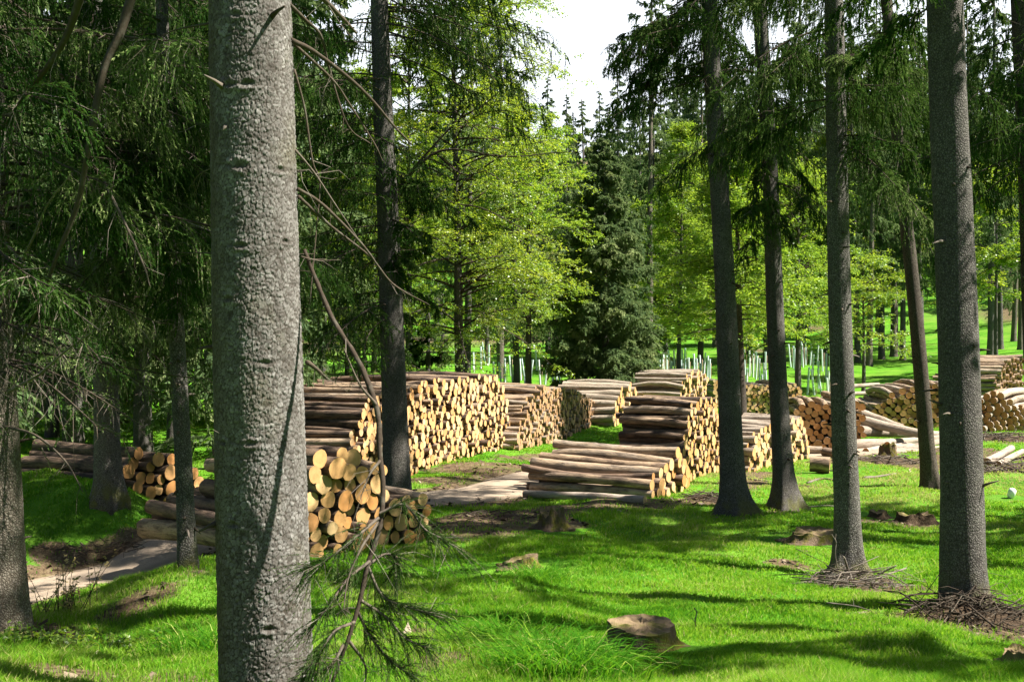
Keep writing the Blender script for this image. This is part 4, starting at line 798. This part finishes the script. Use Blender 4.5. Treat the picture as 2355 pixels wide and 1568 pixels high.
# singled out
far_tree(0,1425,58,tall=138,label='pale grey-green spruce whose tip stands against the white sky gap',group='tall spruces of the background wood')
far_tree(2,1352,66,tall=225,label='spruce top just left of the tallest one in the sky gap',group='tall spruces of the background wood')
far_tree(0,1300,62,tall=215,label='olive spruce at the left foot of the white sky gap',group='tall spruces of the background wood')
far_tree(0,1260,75,tall=175,label='far spruce point rising beside the beech at the left of the sky gap',group='tall spruces of the background wood')
far_tree(2,1500,64,tall=190,label='spruce at the right foot of the sky gap behind the hanging dark branches',group='tall spruces of the background wood')
far_tree(0,1472,68,tall=165,label='second tall spruce just right of the one in the sky gap',group='tall spruces of the background wood')
far_tree(0,1385,72,tall=205,label='spruce standing between the two points at the bottom of the sky gap',group='tall spruces of the background wood')
far_tree(2,1395,90,tall=245,label='farthest small spruce point in the bottom of the sky gap',group='tall spruces of the background wood')
G='bare trunked spruces on the slope behind'
for px,d,k,sc,lb in [(1073,46,1,.8,'dark trunk with hanging needles just above the tall bright pile'),(1150,52,3,.85,'grey pole trunk under the big beech, left of the brown-based spruce'),
   (1610,62,3,.8,'grey trunk behind the white tubes, right of the bushy spruce'),(1492,47,3,.8,'pale grey trunk partly hidden by the right side of the bushy spruce'),(1530,75,1,.8,'thin far trunk in the brown shade right of the bushy spruce'),
   (1845,60,3,.95,'stout grey trunk on the bright slope between the second and the sunlit trunks'),(1722,66,1,.8,'far trunk just right of the mossy beech trunk'),(1998,58,3,.8,'nearest grey trunk on the slope right of the sunlit one'),
   (2027,62,1,.85,'middle trunk of the row on the slope right of the sunlit one'),(2055,64,3,.9,'flared dark trunk of the row on the slope next to the leaning one'),(1972,60,1,.8,'trunk on the slope peeping out right behind the sunlit one'),
   (2112,66,1,.9,'far trunk right beside the leaning reddish one'),(2238,60,3,.8,'grey trunk peeping out right behind the thick dark one'),(2278,58,1,.95,'lone straight trunk above the far tall pile at right'),(2330,70,3,.8,'left one of the thin far trunks at the right edge'),(2346,60,3,.7,'whitish pole trunk at the right edge above the far pile')]:
    far_tree(k,px,d,sc=sc,label=lb,group=G)
for px,d,lb in [(2075,61,'spruce with low green branches behind the leaning reddish trunk'),(2190,66,'spruce behind the thick dark trunk, its branches showing on both sides'),(2300,63,'spruce with hanging branches at the upper right'),(1935,64,'spruce whose branches fill the gap right of the sunlit trunk'),(2395,58,'spruce branches reaching in from the right edge')]: far_tree(1,px,d,sc=.78,label=lb,group='spruces at the right of the clearing')
rng=RNG(77); n=0
LEFT='dark spruce in the thick wood behind the left trees'; MIDL='background spruce filling the wood behind the beeches and log piles'; RIGHT='shaded spruce in the dark wood high on the right slope'
for px,d,k in [(-260,30,4),(-60,27,0),(120,29,4),(280,33,0),(400,28,4),(560,30,0),(660,36,4),(200,42,0),(40,44,1),(-140,22,0),(170,24,0),(330,25,0),(520,27,4),(610,24,0),(0,32,0),(240,29,0),(90,37,0),(420,38,0),(480,46,0),(330,52,4),(-160,48,0),(600,52,0),(740,44,4),(-330,40,0)]:
    far_tree(k,px,d,sc=.9+.3*rng.random(),label=LEFT,group='spruces in the dark wood at left')
for i in range(34):
    px=640+ i*28+rng.normal()*18; d=70+rng.random()*45
    if 1225<px<1530: d=max(d,95); kw=dict(tall=255+rng.random()*60)
    else: kw=dict(sc=.9+.35*rng.random())
    far_tree(int(rng.choice([0,2,4,1])),px,d,label=MIDL,group='spruces in the wood behind the clearing',**kw)
for i in range(46):
    px=1540+i*21+rng.normal()*14; d=78+rng.random()*60
    far_tree(int(rng.choice([1,1,3,4,0])),px,d,sc=.8+.35*rng.random(),label=RIGHT,group='spruces in the wood on the right slope')
# unseen trees around the camera, placed to dapple the grass and cut sky fill
for x,y,k,sc in [(4.3,7.2,5,1.0),(11,12.8,5,1.05),(14,14.6,5,1.0),(9.6,4.8,5,.85),(13.5,-2,0,.9),(-7.5,1.5,1,.9),(-10,8.5,4,1.),(-4,-5,0,.9),(3,-7,1,.9),(8,-4,0,.8),(-12,15,0,1.),(-9,-3,0,1.)]:
    o=KIND[k] if k not in used else copy_tree(KIND[k]); used.add(k); o.location=(x,y,Hp(x,max(y,3))-.05); r=RNG(int(abs(x*31+y*7))); o.rotation_euler=(0,0,r.random()*6.28); o.scale=(sc,sc,sc)
    tag(o,'unseen spruce just outside the picture, placed to shade the clearing','spruce tree','spruces just outside the picture')
# ------------------------------------------------------------------ grass: one carpet of real blades, thinning with distance
STUMPS=[(*hpx(px,py)[:2],r) for px,py,d,r in [(1478,1486,7.2,.3),(1268,1212,15.3,.35),(1195,1300,12.2,.35),(1872,1246,13.3,.4),(2102,1204,15.2,.4),(2020,1190,15.9,.25),(2345,1530,6.5,.2),(2040,1052,24.4,.3),(1905,1088,21.5,.4),(2321,1145,18.6,.25)]]
rng=RNG(900); N=1000000
uu_=rng.uniform(-.64,.64,N); d=np.exp(rng.uniform(np.log(3.6),np.log(42),N)); x=uu_*(d*.92+.5); 
cl=fbm(x*3.1,d*3.1,61,3); big=fbm(x*.6,d*.6,63,3)
keep=(rng.random(N)>litter(x,d)*.93)&(road_d(x,d)>.82+.15*rng.random(N)); x,d,cl,big=x[keep],d[keep],cl[keep],big[keep]; n=len(x)
z=H(x,d)-.01; sf=np.ones(n)
for sx_,sy_,sr in STUMPS: sf=np.minimum(sf,np.clip((np.hypot(x-sx_,d-sy_)-sr*.75)/(sr*1.3),.02,1))
hgt=.66*sf*(.03+.085*np.clip(cl*2.2-.55,0,1)+.045*rng.random(n))*(.65+.8*big)*np.clip(1.15-d*.012,.5,1.1)
wd_=np.maximum(.003,d*.00078)*(.7+.6*rng.random(n))
az=rng.random(n)*6.283; lean=.25+.5*rng.random(n); dx=np.cos(az);dy=np.sin(az)
wind=np.stack([dx*lean+.12,dy*lean,np.ones(n)],-1)
p0=np.stack([x,d,z],-1); fa=rng.random(n)*6.283; s=np.stack([np.cos(fa),np.sin(fa),0*fa],-1)*(wd_*.5)[:,None]
m1=p0+wind*np.array([.35,.35,1])*(hgt*.55)[:,None]; tip=p0+wind*np.array([1.1,1.1,1])*(hgt)[:,None]*np.array([1,1,.92])
V=np.stack([p0-s,p0+s,m1+s*.75,m1-s*.75,tip],1).reshape(-1,3); b=np.arange(n)*5
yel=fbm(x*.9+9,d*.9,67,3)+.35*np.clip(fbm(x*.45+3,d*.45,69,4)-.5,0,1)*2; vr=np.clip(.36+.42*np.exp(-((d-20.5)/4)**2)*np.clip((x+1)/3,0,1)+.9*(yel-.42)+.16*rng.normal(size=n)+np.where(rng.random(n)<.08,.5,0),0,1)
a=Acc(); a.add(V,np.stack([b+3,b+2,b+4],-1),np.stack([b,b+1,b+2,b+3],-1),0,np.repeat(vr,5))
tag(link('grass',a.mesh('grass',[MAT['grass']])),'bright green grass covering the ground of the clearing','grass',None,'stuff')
def blades(a,rng,c,r,n,h,w,spread,var=.3,arch=1.):
    q=np.stack([c[0]+r*rng.normal(size=n)*.5,c[1]+r*rng.normal(size=n)*.5,np.zeros(n)],-1); q[:,2]=H(q[:,0],q[:,1])-.02
    out=unit(q-np.array(c)+rng.normal(size=q.shape)*r*.8); out[:,2]=0; hh=h*(.5+.7*rng.random(n)); fa=rng.random(n)*6.28; s=np.stack([np.cos(fa),np.sin(fa),0*fa],-1)*w*.5
    P=[q+out*(spread*hh*t**1.7)[:,None]+np.array([0,0,1.])*(hh*(t*1.25-arch*.75*t**2.4))[:,None] for t in (0,.35,.65,.88,1.)]
    V=np.stack([P[0]-s,P[0]+s,P[1]+s,P[1]-s,P[2]+s*.8,P[2]-s*.8,P[3]+s*.5,P[3]-s*.5,P[4]],1).reshape(-1,3); b=np.arange(n)*9
    Q=np.concatenate([np.stack([b,b+1,b+2,b+3],-1),np.stack([b+3,b+2,b+4,b+5],-1),np.stack([b+5,b+4,b+6,b+7],-1)]); T=np.stack([b+7,b+6,b+8],-1)
    a.add(V,T,Q,0,np.repeat(np.clip(var+.15*rng.normal(size=n)+np.where(rng.random(n)<.1,.7,0),0,1),9))
for px,py,d_,r,n_,h,lb in [(1290,1562,5.75,.3,1500,.34,'big tussock of long drooping grass at the bottom in front of the flat stump'),(470,1500,7.0,.3,420,.3,'tuft of long grass blades at the left foot of the thick trunk'),(1150,1480,7.4,.35,700,.26,'dark tuft of long grass left of the big tussock'),(1230,1330,10.8,.35,700,.2,'tuft of grass beside the low mossy crumbling stump')]:
    c=hpx(px,py); a=Acc(); tube(a,[c+(0,0,-.06),c+(0,0,-.04)],[r*1.3,r*1.2],10,0,.05); blades(a,rng,c,r,n_,h,.006,.9,.1)
    tag(link('grass_tussock',a.mesh('grass_tussock',[MAT['grass']],c),None,c),lb,'grass tuft')

# ------------------------------------------------------------------ white tree shelters on the meadow
rng=RNG(910); TG=[('left of the bushy spruce',1085,1295,815,850,16,18),('between the bushy spruce and the tilting dark trunk',1515,1632,812,862,16,24),('between the tilting and the second dark trunk',1700,1772,818,862,16,15),('between the second and the sunlit trunk',1815,1915,825,872,16,20)]
for where,x0,x1,y0,y1,dd,n in TG:
    for q in range(n):
        px=x0+(x1-x0)*(q+.15+.7*rng.random())/n; dd_=43+15*rng.random(); x=(px-CX)/F_*dd_; z=Hp(x,dd_)
        h=1.0+.25*rng.random(); tl=np.array([rng.normal()*.05,rng.normal()*.04,1]); 
        a=Acc(); b0=np.array([x,dd_,z-.03]); th=np.linspace(0,1,4)[:,None]; tube(a,b0+tl*h*th,.043,8,0,rng.random(),cap=False); tube(a,b0+tl*h*th,.039,8,0,rng.random(),cap=False)
        tube(a,b0+np.array([.075,0,0])+tl*np.array([1,1,(h-.18)])*th*np.array([0.02,0,1]),.014,4,1)
        tag(link('tree_shelter',a.mesh('tree_shelter',[MAT['tube'],MAT['stake']],b0),None,b0),'pale blue-white tube guarding a young tree, '+where,'tree shelter','tree shelters '+where)

k=M('weathered_cut'); v=k.obj(); nz=k.noise(v,8,5,.65); sp=k.n('SeparateXYZ',{0:k.attr('loc','Vector')}); dd=k.math('SQRT',k.math('ADD',k.math('MULTIPLY',sp.outputs[1],sp.outputs[1]),k.math('MULTIPLY',sp.outputs[2],sp.outputs[2])))
ring=k.noise(k.n('CombineXYZ',{0:k.math('MULTIPLY',dd,9.),1:0.,2:0.}).outputs[0],12.,3,.7)
b=k.mix((.15,.105,.06),(.26,.19,.115),ring); b=k.mix(b,(.1,.1,.02),k.ramp(nz,[(.44,(0,0,0)),(.6,(.9,.9,.9))])); b=k.mix(b,(.06,.045,.03),k.ramp(k.noise(v,19,4,.7),[(.6,(0,0,0)),(.7,(.8,.8,.8))]))
MAT['stump_top']=k.princ(b,.95,k.bump(k.math('ADD',nz,k.math('MULTIPLY',ring,.3)),.7,.02),.1)
# ------------------------------------------------------------------ stumps, brushwood, debris
def stump(px,py,d,r,h,label,seed,tilt=(0,0),matn='stump',rag=.1,roots=4,name='tree_stump',cat='stump',sx=1.,flare=.7,topm='stump_top'):
    rng=RNG(seed); c=hpx(px,py); k=48; hs=np.array([-.12,-.03,.0,.04,.09,.16,.24,.34,.5,.7,.85,1.])*h; th=np.arange(k)/k*6.283; ph=rng.random()*6
    rim=1+rag*(fbm(np.cos(th)*2+seed,np.sin(th)*2,seed,3)-.45)*2.4
    V=[]
    for q,hz in enumerate(hs):
        t=max(hz/h,0); rr=r*(1+flare*np.exp(-t*4.)*(.6+.8*np.maximum(0,np.cos(roots*th+ph))**1.4)+.09*np.sin(3*th+ph)+.05*np.sin(9*th+ph*2+t*3)+.02*rng.normal(size=k))
        zz=hz*(1 if q<8 else 1)*np.where(t>.4,1+(rim-1)*(t-.4)/.6,1)+t*(tilt[0]*np.cos(th)+tilt[1]*np.sin(th))*r
        V.append(np.stack([rr*np.cos(th)*sx,rr*np.sin(th),zz],-1))
    top=V[-1]; ctr=top.mean(0)
    for f in (.85,.6,.3): V.append(ctr+(top-ctr)*f+np.stack([0*th,0*th,rng.normal(size=k)*.008-.01*rag*10*(1-f)],-1))
    n=len(V); V=np.concatenate(V); V=np.vstack([V,ctr]); i=np.arange(n-1)[:,None]*k; j=np.arange(k)[None]; j2=(j+1)%k
    jj=np.arange(k); q=np.arange(11)[:,None]*k; qs=(q+j); 
    mk_=lambda i0,i1: np.stack([(np.arange(i0,i1)[:,None]*k)+j,(np.arange(i0,i1)[:,None]*k)+j2,(np.arange(i0,i1)[:,None]*k)+k+j2,(np.arange(i0,i1)[:,None]*k)+k+j],-1).reshape(-1,4)
    T=np.stack([np.full(k,n*k),(n-1)*k+jj,(n-1)*k+(jj+1)%k],-1)
    a=Acc(); a.add(V+c,None,mk_(0,11),0,.5,smooth=True); o=tag(link(name,a.mesh(name,[MAT[matn]],c),None,c),label,cat)
    rel=np.concatenate([np.full(k,f) for f in (0,)*11+(1,.85,.6,.3)]+[[0]]); lv=np.stack([rel,V[:,0]-ctr[0],V[:,1]-ctr[1]],-1)
    a=Acc(); a.add(V+c,T,mk_(11,14),0,.35,lv,smooth=True); link('cut_top',a.mesh('cut_top',[MAT[topm]],c),o)
    return o
stump(1478,1492,7.2,.15,.15,'flat-topped mossy stump with a tilted cut in the foreground grass',701,tilt=(-.04,.18),rag=.035,sx=1.3,flare=.45)
stump(1268,1216,15.3,.15,.22,'rotten jagged stump with red-brown broken wood below the low middle pile',702,rag=.55,sx=1.1)
stump(1195,1302,12.2,.13,.09,'low mossy stump crumbling in the grass at centre left',703,rag=.4,sx=1.3,tilt=(.3,0))
stump(1872,1248,13.3,.2,.15,'mossy humped stump with dark hollow left of the sunlit trunk',704,rag=.5,sx=1.4)
stump(2102,1206,15.2,.2,.16,'brown rotten stump between the sunlit and the thick dark trunk',705,rag=.5,matn='soil',sx=1.3)
stump(2020,1190,15.9,.12,.1,'small reddish stump next to the brown rotten one',706,rag=.4,matn='soil')
stump(2040,1052,24.4,.17,.3,'broken pale-brown stump standing in front of the loose peeled logs',707,rag=.4)
stump(2345,1530,6.5,.09,.09,'dark little stump at the lower right edge',709,rag=.4)
# cut blocks lying in the grass
def block(p,q,r,label,seed):
    L=dict(p=np.array(p),d=unit(np.array(q)-np.array(p)),L=float(np.linalg.norm(np.array(q)-np.array(p))),r=r,var=RNG(seed).random(),seed=seed,taper=1.); V,Q,loc,c0,c1=log_geo(L,14,4); org=L['p']
    a=Acc(); a.add(V,None,Q,0,L['var'],loc,True); a.add(c1[0],c1[1],c1[2],1,L['var'],c1[3]); o=link('wood_block',a.mesh('wood_block',[MAT['log_brown'],MAT['cut_brown']],org),None,org)
    a=Acc(); a.add(c0[0],c0[1],c0[2],0,L['var'],c0[3]); link('cut_face',a.mesh('cut_face',[MAT['cut_brown']],org),o); tag(o,label,'wood block')
g=hpx(1905,1088); block(g+(.02,0,.15),g+(-.33,.12,.17),.16,'short chunky cut block lying in the grass just left of the sunlit trunk',81)
g=on_px(1880,1040,25.2); block(g+(.1,0,.09),g+(-.3,.15,.1),.1,'short dark block lying below the orange ended pile',82)
g=on_px(1912,1050,24.6); block(g+(.08,-.1,.08),g+(-.1,.25,.1),.1,'pale end of a short block below the orange ended pile',83)
# white bucket-like thing in the grass at right
c=hpx(2321,1145); a=Acc(); th=np.linspace(0,1,5); ax_=np.array([.25,-.25,.95]); pp=c+(0,0,.0)+np.array([ax_*t for t in (0,.03,.1,.15,.17)]); tube(a,pp,[.03,.055,.062,.055,.02],14,0)
tag(link('bucket',a.mesh('bucket',[MAT['white']],c),None,c),'small white plastic thing lying in the sunny grass at far right','bucket')

def brush(px,py,d,rx,ry,h,n,label,seed,L=(.25,.9),var=(.1,.7),r=.006,heap=True):
    rng=RNG(seed); c=hpx(px,py); a=Acc()
    if heap:
        k=26; us_=np.linspace(0,1,10); th=np.arange(k)/k*6.283; V=[]
        for u in us_: 
            rr=1-u; x=c[0]+rx*rr*np.cos(th)*(1+.2*np.sin(3*th+seed)); y=c[1]+ry*rr*np.sin(th)*(1+.2*np.sin(4*th)); z=H(x,y)+h*.55*(1-rr**2)*(.6+.8*fbm(x*5,y*5,seed,3))-.03; V.append(np.stack([x,y,z],-1))
        i=np.arange(9)[:,None]*k; j=np.arange(k)[None]; j2=(j+1)%k; a.add(np.concatenate(V),None,np.stack([i+j,i+j2,i+k+j2,i+k+j],-1).reshape(-1,4),1,.5,smooth=True)
    for q in range(n):
        f=np.sqrt(rng.random()); t_=rng.random()*6.283; x=c[0]+rx*f*np.cos(t_)*.9; y=c[1]+ry*f*np.sin(t_)*.9; z=Hp(x,y)+h*(1-f*f)*(.15+.75*rng.random())+.01
        l=L[0]+(L[1]-L[0])*rng.random()**1.5; az=rng.normal()*.9+(0 if rng.random()<.7 else 1.5); el=rng.normal()*.22; dv=np.array([np.cos(az)*np.cos(el),np.sin(az)*np.cos(el),np.sin(el)])
        p=np.array([x,y,z]); b_=rng.normal(size=3)*.08*l; pts=[p-dv*l/2,p-dv*l*.15+b_,p+dv*l*.2+b_*.6,p+dv*l/2]; pts=np.array(pts); pts[:,2]=np.maximum(pts[:,2],H(pts[:,0],pts[:,1])+.005)
        r_=r*(.4+1.2*rng.random()**2); tube(a,pts,[r_,r_*.9,r_*.7,r_*.35],5,0,var[0]+(var[1]-var[0])*rng.random())
    return tag(link('brushwood_heap',a.mesh('brushwood_heap',[MAT['twig'],MAT['soil']],c),None,c),label,'brushwood')
brush(2250,1425,8.95,.62,.42,.24,260,'dark heap of dead branches piled against the foot of the thick dark trunk',801,(.2,.9),(.05,.6),.006)
brush(1965,1340,11.2,.55,.35,.1,110,'pale dry twigs heaped round the foot of the sunlit trunk',802,(.2,1.0),(.5,1),.006)
brush(1625,1148,17.8,.42,.4,.14,90,'grey-brown brushwood beside the end of the low middle pile',803,(.2,.7),(.2,.7),.006)
brush(1120,1192,16.1,.85,.35,.07,60,'dark bark and twig debris spread along the track edge by the rotten stump',804,(.1,.5),(0,.5),.006)
brush(2010,1062,23.6,1.3,.5,.12,80,'wood scraps and branches lying in front of the loose peeled logs',805,(.2,.9),(.4,1),.010)
brush(2290,1010,27.5,1.1,.7,.2,90,'tangle of branches under the orange ended pile at right',806,(.3,1.2),(.2,1),.012)
brush(2290,1080,21.8,.9,.6,.08,60,'grey sticks strewn on the soil at the right edge',807,(.3,1.2),(.5,1),.012)
brush(220,1272,15.9,.8,.18,.06,70,'twigs along the foot of the bank by the track at left',808,(.15,.5),(0,.6),.006)
for pts,r,lb in [([(1600,1448,7.9),(1598,1425,7.85),(1602,1408,7.85),(1596,1396,7.8)],.006,'small forked dead stick standing upright in the foreground grass'),
   ([(1745,1470,7.5),(1775,1455,7.6),(1800,1452,7.7)],.006,'short dead stick lying in the grass left of the brush heap'),
   ([(1900,1385,9.1),(1960,1392,9.),(2000,1402,8.9)],.007,'thin dark stick on the grass between sunlit and thick trunks'),
   ([(1925,1308,11.4),(1920,1270,11.3),(1922,1245,11.3),(1912,1228,11.3)],.006,'bent pale twig sticking up at the left foot of the sunlit trunk'),
   ([(1950,1310,11.3),(1942,1285,11.2),(1938,1278,11.2)],.014,'stubby pale peg leaning on the sunlit trunk base'),
   ([(2060,1300,10.9),(2025,1318,11.0),(1998,1335,11.0)],.008,'curved pale branch sticking out right of the sunlit trunk base'),
   ([(1855,1118,20.4),(1890,1108,20.6),(1930,1118,20.2)],.025,'bleached crooked branch lying on the grass under the cut block'),
   ([(1985,1113,20.2),(2020,1109,20.4),(2060,1107,20.6)],.03,'bleached flat stick lying in the bright grass right of the sunlit trunk'),
   ([(1710,1100,20.6),(1745,1108,20.2),(1790,1115,20.1)],.02,'thin bleached branch lying between the two dark trunks'),
   ([(1860,1165,17.2),(1900,1162,17.2),(1935,1165,17.2)],.012,'dark stick lying right of the second dark trunk')]:
    rng=RNG(len(lb)*7+int(r*1e4)); pp=[]
    for (px,py,d_) in pts:
        p=P(px,py,d_); p[2]=max(p[2],Hp(p[0],p[1])+r*.6); pp.append(p)
    a=Acc(); cv=bez(*pp,n=4); tube(a,cv,np.linspace(r,r*.5,len(cv)),6,0,.75+.25*rng.random(),rough=.1,rng=rng); bare_twigs(a,rng,cv[None],np.array([1.]),3,0,.12,.002,-.3)
    tag(link('dead_stick',a.mesh('dead_stick',[MAT['twig']],pp[0]),None,tuple(pp[0])),lb,'stick')
# chips of bark and wood strewn over the worked ground
rng=RNG(950); V=[];vr=[]
N=26000; u=rng.uniform(-.6,.6,N); d=np.exp(rng.uniform(np.log(5),np.log(34),N)); x=u*d*.9; keep=(rng.random(N)<litter(x,d)*.9+.008)&(road_d(x,d)>.5)&((d>7.5)|(rng.random(N)<.25)); x,d=x[keep],d[keep]; n=len(x)
z=H(x,d)+.008; l=(.012+.05*rng.random(n)**2)*(.7+d*.03); az=rng.random(n)*6.28; dv=np.stack([np.cos(az),np.sin(az),rng.normal(size=n)*.3],-1)*l[:,None]; sv=np.stack([-np.sin(az),np.cos(az),rng.normal(size=n)*.5],-1)*(l*.35)[:,None]; c=np.stack([x,d,z],-1)
V=np.stack([c-dv-sv,c+dv-sv*.6,c+dv*.9+sv,c-dv*.8+sv],1).reshape(-1,3); b=np.arange(n)*4; a=Acc(); a.add(V,None,np.stack([b,b+1,b+2,b+3],-1),0,np.repeat(rng.random(n)**2,4))
tag(link('bark_chips',a.mesh('bark_chips',[MAT['chips']])),'bark and wood chips strewn over the worn soil','wood chips',None,'stuff')
# low herbs at left and a dry yellow-leaved shrub by the track
rng=RNG(960)
def herb(px,py,d_,r,n,h,matn,label,name,var,ll):
    c=hpx(px,py); a=Acc()
    for q in range(n):
        p=c+np.array([rng.normal()*r,rng.normal()*r*.6,0]); p[2]=Hp(p[0],p[1]); hh=h*(.4+.8*rng.random()); dv=np.array([rng.normal()*.25,rng.normal()*.25,1]); pts=np.array([p,p+dv*hh*.5,p+dv*hh+np.array([rng.normal()*.02,0,0])]); tube(a,pts,[.004,.003,.0015],4,1,.4,cap=False)
        k_=14; t=.2+.8*rng.random(k_); pc=p+dv*(hh*t)[:,None]; d=unit(np.stack([rng.normal(size=k_),rng.normal(size=k_),rng.normal(size=k_)*.35],-1)); up=unit(np.array([0,0,1.])+rng.normal(size=(k_,3))*.4)
        leaves(a,rng,pc,d,up,ll*(.6+.8*rng.random(k_)),ll*.6*(.6+.8*rng.random(k_)),var+.3*rng.normal(size=k_),0)
    tag(link(name,a.mesh(name,[MAT[matn],MAT['twig']],c),None,c),label,'plant',None,'stuff' if name=='herb_patch' else None)
herb(175,1405,9.0,.16,26,.42,'dry','dry shrub with yellowish-brown leaves beside the track at lower left','dry_shrub',.5,.035)
herb(110,1490,7.3,.3,60,.13,'beech','patch of low green herbs in front of the pale left edge trunk','herb_patch',.25,.04)
herb(220,1500,7.2,.3,50,.11,'beech','patch of low green herbs right of the one by the left edge trunk','herb_patch',.25,.035)
